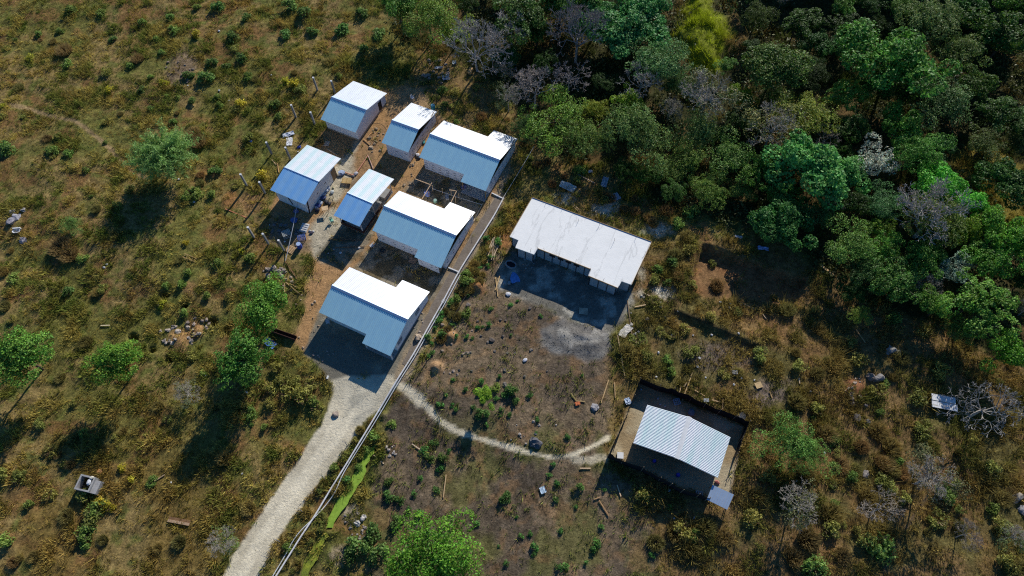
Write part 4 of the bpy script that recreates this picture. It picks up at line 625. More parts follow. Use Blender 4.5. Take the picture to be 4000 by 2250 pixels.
# A: the house at the top
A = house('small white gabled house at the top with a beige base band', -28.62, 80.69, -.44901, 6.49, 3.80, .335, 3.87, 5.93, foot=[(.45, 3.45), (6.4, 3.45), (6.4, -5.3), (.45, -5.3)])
mb = MB(); mb.box(.42, 6.43, -3.48, -3.452, -.3, .38); mb.box(6.402, 6.43, -3.45, 5.3, -.3, .38); mb.box(.42, .448, -3.45, 5.3, -.3, .38); mb.build('plinth', M['plinth'], A)
d = MB().box(6.40, 6.44, 3.1, 4.0, .38, 2.15).build('door', M['dark'], A); MB().box(6.44, 6.46, 3.9, 3.96, 1.2, 1.3).build('handle', M['frame'], d)
part_box('rain_pipe', A, M['frame'], .5, 3.2, -3.53, -3.49, 2.28, 2.36)
# B
B = house('narrow white gabled house between the top house and the long house', -18.58, 75.7, -.43234, 4.74, 3.84, .335, 3.79, 5.93, foot=[(.70, 3.68), (4.66, 3.68), (4.66, -5.3), (.70, -5.3)], flat=2.42,
          slots_f=[(2.5, 3.687, 1.55, .55, .1), (4.1, 3.687, 1.75, .5, .12)], slots_g=rows_g(4.66, (-4.3, -2.6, -.8, 1.0, 2.6), (.75, 1.5)))
part_box('gable_beam', B, M['wood'], 4.58, 4.66, -3.6, 5.2, 2.44, 2.54)
# C
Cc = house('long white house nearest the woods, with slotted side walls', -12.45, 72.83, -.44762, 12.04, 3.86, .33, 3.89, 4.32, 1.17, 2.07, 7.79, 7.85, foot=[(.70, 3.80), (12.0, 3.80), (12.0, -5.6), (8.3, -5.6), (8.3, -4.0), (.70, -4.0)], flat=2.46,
           slots_f=rows_f(3.80, (1.1, 2.3, 3.5, 4.8, 6.0, 7.2), (.55, 1.15, 1.7)), slots_g=rows_g(12.0, (-5.0, -3.8, -2.4, -1.0, .4, 1.8, 3.0), (.55, 1.2, 1.85)))
part_box('porch_slab', Cc, M['conc'], 7.9, 12.0, -5.6, -3.82, -.1, .10)
for u in (8.0, 11.85): MB().bar((u, -4.9, .1), (u, -4.9, 2.0), .10).build('post', M['wood'], Cc)
part_box('gable_beam', Cc, M['wood'], 11.92, 12.0, -3.7, 5.5, 2.48, 2.58)
# E
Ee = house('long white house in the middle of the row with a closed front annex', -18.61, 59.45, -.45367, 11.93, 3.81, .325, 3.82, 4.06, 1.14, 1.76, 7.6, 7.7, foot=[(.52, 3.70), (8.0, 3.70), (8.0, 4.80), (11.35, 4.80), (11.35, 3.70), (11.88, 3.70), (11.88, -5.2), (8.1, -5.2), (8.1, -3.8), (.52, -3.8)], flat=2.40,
           slots_f=rows_f(3.70, (.9, 1.6, 3.4, 5.0, 6.2, 7.2), (.9, 1.35), .36, .10) + rows_f(4.80, (8.5, 10.2, 11.0), (.9, 1.5), .36, .10), slots_g=rows_g(11.88, (-4.4, -2.6, -.8, 1.2, 3.0), (.9, 1.6), .42, .16))
dr = MB().box(11.352, 11.40, -4.72, -3.85, 0, 1.75).build('door', M['wood'], Ee, color=(.8, .75, .8)); MB().box(11.40, 11.43, -4.62, -4.56, .85, 1.0).build('handle', M['frame'], dr)
part_box('gable_beam', Ee, M['wood'], 11.80, 11.88, -3.6, 5.1, 2.42, 2.52)
# F
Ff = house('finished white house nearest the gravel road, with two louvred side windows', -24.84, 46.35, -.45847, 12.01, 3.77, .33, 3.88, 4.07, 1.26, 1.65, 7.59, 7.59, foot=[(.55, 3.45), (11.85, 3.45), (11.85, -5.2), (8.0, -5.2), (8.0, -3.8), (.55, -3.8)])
for v in (-2.4, 2.5):
    w = MB(); w.box(11.852, 11.89, -(v + .55), -(v - .55), 1.15, 2.0); w = w.build('window', M['glass'], Ff); f = MB()
    for k in range(5): f.box(11.89, 11.915, -(v + .55), -(v - .55), 1.17 + k * .17, 1.25 + k * .17)
    f.build('louvre', M['frame'], w)
part_box('porch_slab', Ff, M['conc'], 7.8, 11.9, -5.0, -3.47, -.3, .08)
for u in (7.8, 11.8): MB().bar((u, -4.85, .0), (u, -4.85, 1.92), .16).build('post', M['white'], Ff)
d = part_box('door', Ff, M['dark'], 9.3, 10.2, -3.49, -3.452, .05, 2.1); MB().box(10.05, 10.12, -3.52, -3.49, 1.0, 1.12).build('handle', M['frame'], d)
mb = MB(); mb.box(11.852, 11.88, -3.45, 5.2, -.3, .28); mb.build('plinth', M['conc'], Ff)
# D
Dd = house('white house on the pasture side with a banded translucent roof', -34.29, 66.73, -.4614, 6.25, 3.8, .18, 4.05, 5.74, foot=[(.30, 3.60), (5.85, 3.60), (5.85, -4.2), (.30, -4.2)], flat=2.95, rmat='tealroof', fmat='shadebandroof', cap=False,
           slots_f=[(1.4, 3.607, 2.1, .12, .25), (2.3, 3.607, 2.3, .5, .08), (4.5, 3.607, 1.9, .12, .25)], slots_g=rows_g(5.85, (-3.2, -1.3, .7), (1.6,), .42, .16))
part_box('door', Dd, M['wood'], 5.852, 5.90, 3.1, 4.2, 0, 2.3)
MB().bar((5.9, -3.66, .1), (5.9, -3.2, 2.6), .14).build('rain_pipe', M['dark'], Dd); MB().bar((3.0, -3.66, .6), (2.6, -3.66, 2.3), .08).build('cable', M['dark'], Dd)
part_box('gable_beam', Dd, M['rust'], 5.78, 5.86, -3.5, 4.1, 2.96, 3.08)
# G: open shelter
Gg = house('open shelter with banded roof over a concrete counter', -24.28, 61.88, -.46792, 4.44, 3.79, .18, 3.93, 5.83, rmat='tealroof', fmat='shadebandroof', cap=False, name='open_shelter')
part_box('floor_slab', Gg, M['floor'], .2, 4.15, -3.35, 5.25, -.3, .10); mb = MB(); mb.box(.2, 4.15, -3.35, -3.2, .104, .75); mb.box(4.0, 4.15, -3.2, 2.0, .104, .40); mb.box(.2, .35, -3.2, 5.25, .104, .75); mb.build('low_wall', M['rust'], Gg)
part_box('counter', Gg, M['floor'], 3.0, 3.98, .4, 2.4, .104, .85); part_box('counter', Gg, M['floor'], 2.9, 3.98, 3.2, 5.0, .104, .8)
for u, v in ((.3, 3.25), (4.02, 3.25), (.3, -.2), (4.02, -.2), (.3, -5.1), (4.02, -5.1)):
    MB().bar((u, -v, .1), (u, -v, 3.79 - .18 * abs(v) - .05), .11).build('post', M['white' if v > 3 else 'frame'], Gg)
MB().bar((.2, -3.8, 3.05), (4.3, -3.8, 3.05), .08).build('eave_beam', M['frame'], Gg); MB().bar((4.02, .2, 2.0), (4.02, 3.2, 3.0), .08).build('brace', M['frame'], Gg)

# flat roofed concrete building
HS = 2.75
SP = [(2078.9, 771.2), (2546, 944.3), (2467.3, 1112), (2428, 1098.3), (2413.5, 1125.7), (2296.7, 1077.6), (2307.9, 1052), (2100.8, 971.2), (2086.3, 994), (2012.6, 967), (2025.5, 938), (1990.3, 923.6)]
S3 = [unproj(a, b, HS) for a, b in SP]; so = S3[0]; sang = math.atan2(S3[1][1] - S3[0][1], S3[1][0] - S3[0][0])
loc2 = lambda p: (math.cos(-sang) * (p[0] - so[0]) - math.sin(-sang) * (p[1] - so[1]), math.sin(-sang) * (p[0] - so[0]) + math.cos(-sang) * (p[1] - so[1]))
SL = [loc2(p) for p in S3]
T = thing('flat_roofed_building', 'unfinished building of panel walls under a white flat cement roof', 'building', (so[0], so[1], 0), sang)
mb = MB(); n = len(SL); mb.add([(a, b, HS) for a, b in SL] + [(a, b, HS - .16) for a, b in SL], [tuple(range(n))[::-1], tuple(range(n, 2 * n))] + [(i, (i + 1) % n, n + (i + 1) % n, n + i) for i in range(n)])
o = mb.build('roof_slab', M['slab'], T); 
if o.data.polygons[0].normal.z < 0: o.data.flip_normals()
def inset(P, d):
    out = []
    for i in range(len(P)):
        p0, p1, p2 = Vector(P[i - 1]), Vector(P[i]), Vector(P[(i + 1) % len(P)]); a = (p1 - p0).normalized(); b = (p2 - p1).normalized(); na = Vector((a.y, -a.x)); nb = Vector((b.y, -b.x)); k = (na + nb) / max(.3, 1 + na.dot(nb)); out.append(tuple(p1 + k * d))
    return out
WL = inset(SL, .28)
if sum(abs(q[0]) for q in WL) > 0:
    ar = sum(SL[i - 1][0] * SL[i][1] - SL[i][0] * SL[i - 1][1] for i in range(n)); ai = sum(WL[i - 1][0] * WL[i][1] - WL[i][0] * WL[i - 1][1] for i in range(n))
    if abs(ai) > abs(ar): WL = inset(SL, -.28)
mb = MB()
for i in range(n):
    (x0, y0), (x1, y1) = WL[i], WL[(i + 1) % n]; mb.add([(x0, y0, -.4), (x1, y1, -.4), (x1, y1, HS - .17), (x0, y0, HS - .17)], [(0, 1, 2, 3)])
    ln = math.hypot(x1 - x0, y1 - y0); k = max(1, round(ln / 1.25)); ex, ey = (x1 - x0) / ln, (y1 - y0) / ln
    for j in range(k + 1):                          # posts between the cast panels
        q = ln * j / k; cx, cy = x0 + ex * q, y0 + ey * q; mb.bar((cx, cy, -.3), (cx, cy, HS - .18), .12, mi=1)
mb.build('panel_wall', [M['panel'], M['groove']], T)
(x0, y0), (x1, y1) = WL[7], WL[6]; ln = math.hypot(x1 - x0, y1 - y0); ex, ey = (x1 - x0) / ln, (y1 - y0) / ln
for q in (2.45, 3.75, 4.95, 6.2):
    c = Vector((x0 + ex * q, y0 + ey * q, 1.95)); w = MB(); w.bar(c - Vector((ex, ey, 0)) * .42, c + Vector((ex, ey, 0)) * .42, .2, .55); w.build('window', M['dark'], T)
for i in (0, 1, 4, 6, 11):
    a, b = SL[i], SL[(i + 1) % n]; MB().bar((*a, HS - .02), (*b, HS - .02), .07, .22).build('formwork_board', M['wood'], T)
rb = [(2078, 771, 0), (2132, 796, 0), (2198, 815, 0), (2260, 862, 0), (2342, 878, 0), (2400, 940, 0), (2484, 930, 0), (2535, 960, 0), (2520, 990, 0), (2468, 1105, 0), (2415, 1122, 0), (2356, 1098, 0), (2306, 1060, 0), (2250, 1020, 0), (2183, 1000, 0), (2125, 978, 0), (2100, 970, 0), (2073, 982, 0), (2014, 966, 0)]
for px, py, _ in rb:
    q = loc2(unproj(px, py, HS)); h = random.uniform(.35, 1.0); MB().tube([(q[0], q[1], HS - .5), (q[0], q[1], HS + h * .6), (q[0] + random.uniform(-.12, .12), q[1] + random.uniform(-.12, .12), HS + h)], .022, 4).build('rebar_rod', M['rebar'], T)

# striped shed inside its net fence
zr, ze = 3.0, 2.35; rb0 = unproj(2693, 1629.3, zr); rf0 = unproj(2644.2, 1790.6, zr); L3 = math.hypot(*(rf0 - rb0)[:2]); sa_ = math.atan2(rf0[1] - rb0[1], rf0[0] - rb0[0])
Sh = thing('corrugated_shed', 'shed with striped pale corrugated gable roof inside a black net fence', 'shed', (rb0[0], rb0[1], 0), sa_)
def slo(px, py): d = unproj(px, py, ze) - rb0; return math.cos(-sa_) * d[0] - math.sin(-sa_) * d[1], math.sin(-sa_) * d[0] + math.cos(-sa_) * d[1]
def shed_side(p, q, sgn):                          # wave runs along the ridge, sheets span ridge to eave
    n = 30; vs, fs = [], []; us = []
    for i in range(n):
        for t, h in ((0, 0), (.28, 0), (.42, .03), (.58, .03), (.72, 0)): us.append(((i + t) / n, h))
    us.append((1, 0)); k = len(us)
    for off in (0, -.02):
        for t, h in us: vs.append((L3 * t, 0.03 * sgn, zr + h + off))
        for t, h in us: vs.append((p[0] + (q[0] - p[0]) * t, p[1] + (q[1] - p[1]) * t, ze + h + off))
    for i in range(k - 1): fs += [(i, i + 1, k + i + 1, k + i), (2 * k + i, 3 * k + i, 3 * k + i + 1, 2 * k + i + 1), (k + i, k + i + 1, 3 * k + i + 1, 3 * k + i)]
    fs += [(0, k, 3 * k, 2 * k), (k - 1, 3 * k - 1, 4 * k - 1, 2 * k - 1)]
    MB().add(vs, fs).build('roof_sheet', M['shed'], Sh)
eL = (slo(2528.3, 1581.2), slo(2473.2, 1730.8)); eR = (slo(2853.6, 1708), slo(2803.6, 1866.7)); shed_side(*eL, -1 if eL[0][1] < 0 else 1); shed_side(*eR, -1 if eR[0][1] < 0 else 1)
mb = MB(); mb.add([(x, yy, z) for x in (-.05, L3 + .05) for yy, z in ((-.28, zr - .005), (0, zr + .10), (.28, zr - .005), (0, zr + .06))], [(0, 1, 5, 4), (1, 2, 6, 5), (2, 3, 7, 6), (3, 0, 4, 7), (0, 3, 2, 1), (4, 5, 6, 7)]); mb.build('ridge_cap', M['white'], Sh)
y0, y1 = sorted((eL[0][1], eR[0][1])); mb = MB(); mb.box(.5, .58, y0 + .5, y1 - .5, 0, 2.2); mb.box(.58, L3 - 1.3, y0 + .42, y0 + .5, 0, 2.2); mb.box(.58, L3 - 1.3, y1 - .5, y1 - .42, 0, 2.2); mb.box(L3 - 1.3, L3 - 1.22, y0 + .5, y1 - .5, 0, 1.5); mb.build('board_wall', M['rust'], Sh)
for u in (.35, L3 - .35):
    for v in (y0 + .3, 0, y1 - .3): MB().bar((u, v, 0), (u, v, 2.25 + (.6 if v == 0 else 0)), .10).build('post', M['wood'], Sh)
NF = [(2865, 1785), (2888, 1725), (2912, 1664), (2860, 1640), (2800, 1618), (2745, 1594), (2690, 1570), (2625, 1540), (2568, 1528), (2497, 1497), (2470, 1565), (2440, 1640), (2405, 1715), (2372, 1787), (2425, 1812), (2503, 1842), (2570, 1880), (2612, 1900), (2655, 1925), (2720, 1942), (2764, 1958)]
Fn = thing('net_fence', 'black shade net fence on stick posts around the striped shed', 'fence', (0, 0, 0)); mb = MB(); pts = [G(*p) for p in NF]; vs = []
fh = [1.8 + random.uniform(-.15, .2) for _ in pts]
for i in range(len(pts) - 1):
    for k in range(4):
        t = k / 4; p = pts[i].lerp(pts[i + 1], t); h = fh[i] * (1 - t) + fh[i + 1] * t - .28 * math.sin(PI * t) * random.uniform(.3, 1); lean = random.uniform(-.08, .08); vs.append((p, h, lean))
p = pts[-1]; vs.append((p, fh[-1], 0)); k = len(vs); mb.add([(p.x, p.y, p.z - .1) for p, h, l in vs] + [(p.x + l, p.y + l, p.z + h) for p, h, l in vs], [(i, i + 1, k + i + 1, k + i) for i in range(k - 1)]); mb.build('net', M['net'], Fn)
for p, h in zip(pts, fh): MB().tube([(p.x, p.y, p.z - .2), (p.x + random.uniform(-.1, .1), p.y + random.uniform(-.1, .1), p.z + h + random.uniform(.15, .5))], .045, 5).build('post', M['palewood'], Fn, color=(.6, .6, .6))
q = [unproj(a, b, 1.7) for a, b in ((2783.7, 1893.8), (2867, 1932), (2843, 1990), (2762, 1950))]
Lt = thing('lean_to_roof', 'blue grey sheet metal lean-to roof at the corner of the net fence', 'lean-to', (q[0][0], q[0][1], 0)); mb = MB(); vv = [Vector(p) - Vector((q[0][0], q[0][1], 0)) for p in q]; vv[2].z -= .2; vv[3].z -= .2
nn = 9
for i in range(nn):
    a, b, c, d = vv[0].lerp(vv[1], i / nn), vv[0].lerp(vv[1], (i + .96) / nn), vv[3].lerp(vv[2], (i + .96) / nn), vv[3].lerp(vv[2], i / nn); e = Vector((0, 0, .03)); mb.add([a, b, c, d, a - e, b - e, c - e, d - e], [(3, 2, 1, 0), (4, 5, 6, 7), (0, 1, 5, 4), (1, 2, 6, 5), (2, 3, 7, 6), (3, 0, 4, 7)])
mb.build('roof_sheet', M['cap'], Lt)
for p in vv: MB().bar((p.x * .94 + .02, p.y * .94, 0), (p.x * .94 + .02, p.y * .94, p.z - .06), .08).build('post', M['wood'], Lt)

# ------------------------------------------------------------------ pipes, posts, kerbs
def line_of(pts, dz): return [G(a, b, dz) for a, b in pts]
def smooth(P, n=5):
    out = []
    for i in range(len(P) - 1):
        p0, p1, p2, p3 = P[max(i - 1, 0)], P[i], P[i + 1], P[min(i + 2, len(P) - 1)]
        for k in range(n):
            t = k / n; out.append(.5 * ((2 * p1) + (-p0 + p2) * t + (2 * p0 - 5 * p1 + 4 * p2 - p3) * t * t + (-p0 + 3 * p1 - 3 * p2 + p3) * t ** 3))
    return out + [P[-1]]
pa = line_of([(1967, 778), (1928, 850), (1860, 958), (1793, 1066), (1729, 1185), (1672, 1286), (1618, 1383), (1550, 1492), (1483, 1604), (1420, 1708), (1361, 1805), (1290, 1920), (1235, 2012), (1180, 2095), (1131, 2173), (1079, 2256)], .34)
tag(MB().tube(smooth(pa), .105, 7).build('water_pipe', M['pvc']), 'thick white water pipe running straight along the walkway edge to the lower edge', 'pipe')
pb = line_of([(1798, 1078), (1735, 1195), (1680, 1290), (1626, 1388), (1558, 1496), (1492, 1608), (1430, 1710), (1370, 1806), (1338, 1862), (1310, 1925), (1275, 1975), (1235, 2019), (1183, 2069), (1150, 2110), (1120, 2165), (1066, 2256)], .30)
tag(MB().tube(smooth(pb), .06, 6).build('water_hose', M['white']), 'thinner white hose curving away from the thick pipe and crossing it', 'hose')
for i, (a, b) in enumerate([(1925, 855), (1793, 1066), (1726, 1190), (1618, 1383), (1483, 1604), (1361, 1805)]):
    o = MB().box(-.16, .16, -.16, .16, -.2, .22).build('pipe_support', M['conc'], None, G(a, b), (0, 0, -.45)); tag(o, None, 'support', 'blocks under the water pipe'); o['label'] = f'small concrete block under the white pipe beside {["the gravel", "the gap before the long middle house", "the annex corner", "the finished house", "the road junction", "the top of the green ditch"][i]}'
def kerb(lab, a, b, w=.16, h=.2): tag(MB().bar(G(*a, .1), G(*b, .1), w, h).build('kerb_bar', M['white']), lab, 'kerb')
kerb('white cross bar at the upper end of the walkway by the long house', (1921, 756), (1966, 778)); kerb('white cross bar on the walkway beside the middle house annex', (1752, 1047), (1792, 1064))
jb = MB().box(-.22, .22, -.3, .3, -.1, .4).build('valve_box', M['conc'], None, G(1732, 1180), (0, 0, -.5)); tag(jb, 'grey valve box where the white pipes join mid-walkway', 'valve box')
POSTS = [((933, 676), (964, 725)), ((1010, 711), (1036, 755)), ((963, 884), (993, 929)), ((1024, 912), (1050, 954)), ((1085, 938), (1110, 979)), ((1137, 412), (1156, 458)), ((1211, 440), (1230, 486)), ((1225, 307), (1240, 352)), ((1297, 331), (1309, 365)), ((1034, 550), (1062, 602)), ((1116, 581), (1135, 622))]
PLAB = ['left post of the pair beside the banded-roof house', 'post nearest the eave of the banded-roof house', 'leftmost of the three posts below the banded-roof house', 'middle of the three posts below the banded-roof house', 'right of the three posts, above the wood pallet', 'post in the tall grass left of the top house', 'post close to the left eave of the top house', 'farthest post, beside yellow flowers', 'post just behind the roof of the top house', 'post standing left of the dumped white sheet', 'post by the back corner of the banded-roof house']
for (tp, bs), lb in zip(POSTS, PLAB):
    p = G(*bs); t = thing('fence_post', 'square concrete ' + lb, 'post', p, random.uniform(-.4, .1), 'concrete fence posts'); MB().box(-.13, .13, -.13, .13, -.3, 2.75).build('shaft', M['post'], t); MB().box(-.135, .135, -.135, .135, 2.76, 2.95).build('cap', M['white'], t)
TP = [(1356, 1740, 'highest thin post on the road verge'), (1182, 2000, 'thin road verge post above the pipe crossing'), (1092, 2116, 'thin road verge post below the pipe crossing'), (1046, 2180, 'lowest thin post on the road verge'), (1268, 1870, 'thin road verge post beside the middle of the green ditch')]
for a, b, lb in TP:
    p = G(a, b); t = thing('wire_post', 'pale ' + lb, 'post', p, 0, 'thin wire posts along the gravel road'); MB().tube([(0, 0, -.3), (.03, .02, 1.5)], .05, 5).build('shaft', M['post'], t); MB().bar((0, 0, 1.5), (-.35, .1, 1.62), .05).build('arm', M['post'], t)
# cross wires and a rope
def rope(lab, a, b, za, zb, r=.02, mat='wire', sag=.3, name='cable'):
    A_, B_ = G(*a), G(*b); A_.z += za; B_.z += zb; P = [A_.lerp(B_, i / 10) - Vector((0, 0, sag * math.sin(PI * i / 10))) for i in range(11)]; tag(MB().tube(P, r, 5).build(name, M[mat]), lab, name)
rope('white rope stretched from the walkway end toward the woods', (1962, 782), (2085, 592), .3, 1.2, .03, 'white', .1, 'rope'); rope('slack wire from the top house to the narrow house', (1504, 410), (1560, 432), 2.2, 2.2)
rope('dark tube standing in for a thin shadow line beside the white pipe', (1845, 1114), (1607, 1512), .06, .06, .05, 'wire', 0, 'hose'); rope('tan hose along the fence side of the striped shed', (2906, 1682), (2852, 1915), .1, .1, .05, 'palewood', 0, 'hose')  # the first hose is only a dark tube added where a thin shadow line runs
tag(MB().tube([G(1185, 803, 2.6), G(1158, 900, 1.6), G(1125, 1000, .5), G(1117, 1022, .3)], .06, 5).build('striped_pole', M['frame']), 'grey pole leaning from the banded-roof house eave to the pallet', 'pole')

# ------------------------------------------------------------------ small things
def stick(name, lab, cat, a, b, w=.12, h=.06, mat='palewood', dz=.06, col=(1, 1, 1), group=None, dzb=None):
    o = MB().bar(G(*a, dz), G(*b, dz if dzb is None else dzb), w, h).build(name, M[mat], color=col); return tag(o, lab, cat, group)
def crumple(w, l, amp, seed, n=7):
    rr = np.random.default_rng(seed); vs, fs = [], []
    for j in range(n):
        for i in range(n): vs.append(((i / (n - 1) - .5) * w + rr.normal(0, .03) * w, (j / (n - 1) - .5) * l + rr.normal(0, .03) * l, abs(rr.normal(0, amp)) + .02))
    for j in range(n - 1):
        for i in range(n - 1): a = j * n + i; fs.append((a, a + 1, a + n + 1, a + n))
    return MB().add(vs, fs)
def crumpled(name, lab, cat, px, py, w, l, rz, col=(1, 1, 1), amp=.08, dz=.1): return tag(crumple(w, l, amp, int(px * 7 + py)).build(name, M['sheet'], None, G(px, py, dz), (0, 0, rz), col), lab, cat)
def blob(seed, n=2, rough=.18, squash=.7):
    import bmesh
    bm = bmesh.new(); bmesh.ops.create_icosphere(bm, subdivisions=n, radius=1); rr = np.random.default_rng(seed); o = rr.uniform(0, 50, 3)
    for v in bm.verts:
        c = np.array(v.co); k = 1 + rough * 3 * (float(vnoise(np.array([c[0] * 1.3 + o[0]]), np.array([c[1] * 1.3 + c[2] * 1.7 + o[1]]), 9)[0]) - .5) + rr.normal(0, rough * .25); v.co = Vector((c[0] * k, c[1] * k, c[2] * k * squash))
    me = bpy.data.meshes.new('lump'); bm.to_mesh(me); bm.free(); return me
STN = [blob(i, 2, .42) for i in range(8)]; SACK = [blob(20 + i, 2, .14, .55) for i in range(5)]
for me in STN: me.materials.append(M['stone'])
for me in SACK: me.materials.append(M['sheet'])
def lump(name, lab, cat, px, py, r, mesh, col, group=None, sink=.25): return tag(place(name, random.choice(mesh), None, G(px, py, r * sink), (random.uniform(-.2, .2), random.uniform(-.2, .2), random.uniform(0, 6)), (r * random.uniform(.8, 1.25), r * random.uniform(.8, 1.25), r * random.uniform(.7, 1.1)), col), lab, cat, group)
def pallet(lab, px, py, rz, w=1.2, l=1.0, col=(1, 1, 1), dz=.0, tilt=0):
    t = thing('wooden_pallet', lab, 'pallet', G(px, py, dz), rz); t.rotation_euler = (tilt, 0, rz)
    for k in range(6): MB().box(-w / 2, w / 2, -l / 2 + k * (l / 5.55), -l / 2 + k * (l / 5.55) + .12, .10, .125).build('deck_board', M['palewood'], t, color=col)
    for x in (-w / 2 + .05, 0, w / 2 - .05): MB().box(x - .05, x + .05, -l / 2, l / 2 + .02, .0, .098).build('stringer', M['palewood'], t, color=tuple(.7 * v for v in col))
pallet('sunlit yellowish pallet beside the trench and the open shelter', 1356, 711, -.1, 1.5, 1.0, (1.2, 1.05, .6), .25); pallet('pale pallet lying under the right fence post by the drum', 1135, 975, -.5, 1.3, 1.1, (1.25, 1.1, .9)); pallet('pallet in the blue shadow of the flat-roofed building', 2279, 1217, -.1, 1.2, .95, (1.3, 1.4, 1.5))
pallet('dark pallet leaning at the step of the middle house', 1612, 1021, -.45, 1.1, .8, (.7, .6, .6), .1, .25); pallet('square white pallet in the shade behind the banded-roof house', 1274, 563, -.1, 1.0, .9, (1.4, 1.45, 1.6)); pallet('small wooden pallet on the purple grey patch above the shed', 2962, 1507, .3, .9, .75, (1.3, 1.2, .9), .1)
def frame_crate(name, lab, px, py, rz, w, l, h, n, col, mat='paint'):
    t = thing(name, lab, 'crate', G(px, py), rz); mb = MB()
    for i in range(n + 1): u = -w / 2 + w * i / n; mb.bar((u, -l / 2, h), (u, l / 2, h), .05)
    for i in range(n + 1): u = -l / 2 + l * i / n; mb.bar((-w / 2, u, h + .004), (w / 2, u, h + .004), .045)
    mb.build('grid_top', M[mat], t, color=col); mb = MB()
    for x in (-w / 2, w / 2):
        for y in (-l / 2, l / 2): mb.bar((x, y, -.05), (x, y, h), .06)
    for z in (.08, h * .55):
        for x in (-w / 2, w / 2): mb.bar((x, -l / 2, z), (x, l / 2, z), .045)
        for y in (-l / 2, l / 2): mb.bar((-w / 2, y, z), (w / 2, y, z), .045)
    mb.build('frame', M[mat], t, color=col)
frame_crate('wire_crate', 'pale wire grid crate in the shade among the posts', 1123, 920, .45, 1.15, 1.0, .75, 5, (.75, .78, .72)); frame_crate('wire_crate', 'blue wire crate beside the pale concrete by the drum', 1180, 932, .3, 1.1, .8, .5, 4, (.08, .16, .45))
# white moulded block
t = thing('moulded_block', 'white plastic moulded tray block at the edge of the pale yard', 'tray', G(1190, 892), -.25); MB().box(-.55, .55, -.75, .75, 0, .25).build('base', M['paint'], t, color=(.95, .93, .88))
for k in range(4): MB().tube([(-.5, -.55 + k * .36, .28), (.5, -.55 + k * .36, .28)], .10, 7).build('rib', M['paint'], t, color=(.95, .93, .88))
def drum(lab, px, py, r, h, col, lid, name='drum'):
    t = thing(name, lab, name, G(px, py)); mb = MB(); mb.tube([(0, 0, 0), (0, 0, h * .33), (0, 0, h * .35), (0, 0, h * .66), (0, 0, h * .68), (0, 0, h)], [r, r, r * 1.05, r * 1.05, r, r * .96], 16); mb.build('body', M['paint'], t, color=col); MB().tube([(0, 0, h + .003), (0, 0, h + .05)], r * .9, 16).build('lid', M['paint'], t, color=lid)
drum('blue drum with pale lid beside the pale pallet', 1172, 966, .38, .95, (.05, .12, .55), (.55, .68, .95)); drum('blue bucket in the shade left in front of the shed', 2555, 1803, .22, .4, (.03, .05, .6), (.08, .1, .7), 'bucket'); drum('blue bucket in the shade right in front of the shed', 2647, 1857, .25, .45, (.03, .05, .6), (.08, .1, .7), 'bucket')
drum('green plastic jar lying in the frame yard', 1701, 789, .28, .5, (.30, .55, .42), (.4, .6, .5), 'jar'); drum('teal barrel beside the narrow house back corner', 1692, 424, .35, .8, (.05, .35, .45), (.2, .55, .65), 'barrel')
def table(lab, px, py, rz, w, l, h, col):
    t = thing('table', lab, 'table', G(px, py), rz); MB().box(-w / 2, w / 2, -l / 2, l / 2, h, h + .05).build('table_top', M['palewood'], t, color=col)
    for x in (-1, 1):
        for y in (-1, 1): MB().bar((x * (w / 2 - .06), y * (l / 2 - .06), 0), (x * (w / 2 - .06), y * (l / 2 - .06), h), .05).build('leg', M['rust'], t)
table('tan topped table in the pale yard beside the bags', 1274, 826, .22, .95, .75, .85, (1.35, 1.25, 1.1))
def chair(lab, px, py, rz, col, lying=False):
    t = thing('plastic_chair', lab, 'chair', G(px, py, .12 if lying else 0), rz)
    if lying: t.rotation_euler = (PI / 2, 0, rz)
    MB().box(-.24, .24, -.24, .24, .40, .44).build('seat', M['paint'], t, color=col); mb = MB()
    for k in range(4): mb.box(-.22 + k * .13, -.14 + k * .13, .22, .25, .445, .85)
    mb.box(-.24, .24, .22, .25, .851, .93); mb.build('backrest', M['paint'], t, color=col)
    for x in (-.2, .2):
        for y in (-.2, .2): MB().bar((x, y, 0), (x * .95, y * .95, .4), .05).build('leg', M['paint'], t, color=col)
        MB().bar((x * 1.15, -.2, .62), (x * 1.15, .22, .66), .04).build('armrest', M['paint'], t, color=col)
chair('pale green plastic chair on the bright yard', 1297, 866, .6, (.35, .8, .6)); chair('white plastic chair tipped beside the middle house corner', 1466, 952, -.7, (.95, .95, .95), True); chair('white plastic chair in the shade by the finished house corner', 1283, 1262, .2, (.9, .93, 1)); chair('white plastic chair behind the narrow house', 1612, 388, 1.1, (.9, .9, .92))
# bags along the banded-roof house
BG_ = [(1283, 738, .33, (.55, .62, .75)), (1276, 748, .36, (.9, .92, 1)), (1298, 752, .34, (.85, .9, .85)), (1268, 762, .34, (.75, .82, .95)), (1264, 775, .40, (.10, .14, .32)), (1252, 793, .36, (.8, .88, 1)), (1243, 806, .38, (.10, .13, .4)), (1276, 791, .42, (.05, .05, .06)), (1286, 797, .34, (.04, .04, .05)), (1241, 823, .38, (.05, .05, .07)), (1302, 735, .2, (.85, .8, .45)), (1237, 812, .26, (.7, .75, .9))]
BL = ['grey blue bag at the far end of the bag row', 'large white bag next to the far end of the row', 'white and green bag standing out of the bag row', 'pale blue bag in the upper half of the row', 'navy bag in the middle of the row', 'white blue bag below the navy one', 'dark blue bag near the house corner', 'big black bag beside the tan table', 'smaller black bag touching the big black one', 'black bag at the near end of the row', 'little yellow bag off the far end', 'pale bag at the house corner']
for (px, py, r, c), lb in zip(BG_, BL): lump('rubbish_bag', lb + ' along the banded-roof house', 'bag', px, py, r, SACK, c, 'rubbish bags along the house wall', .45)
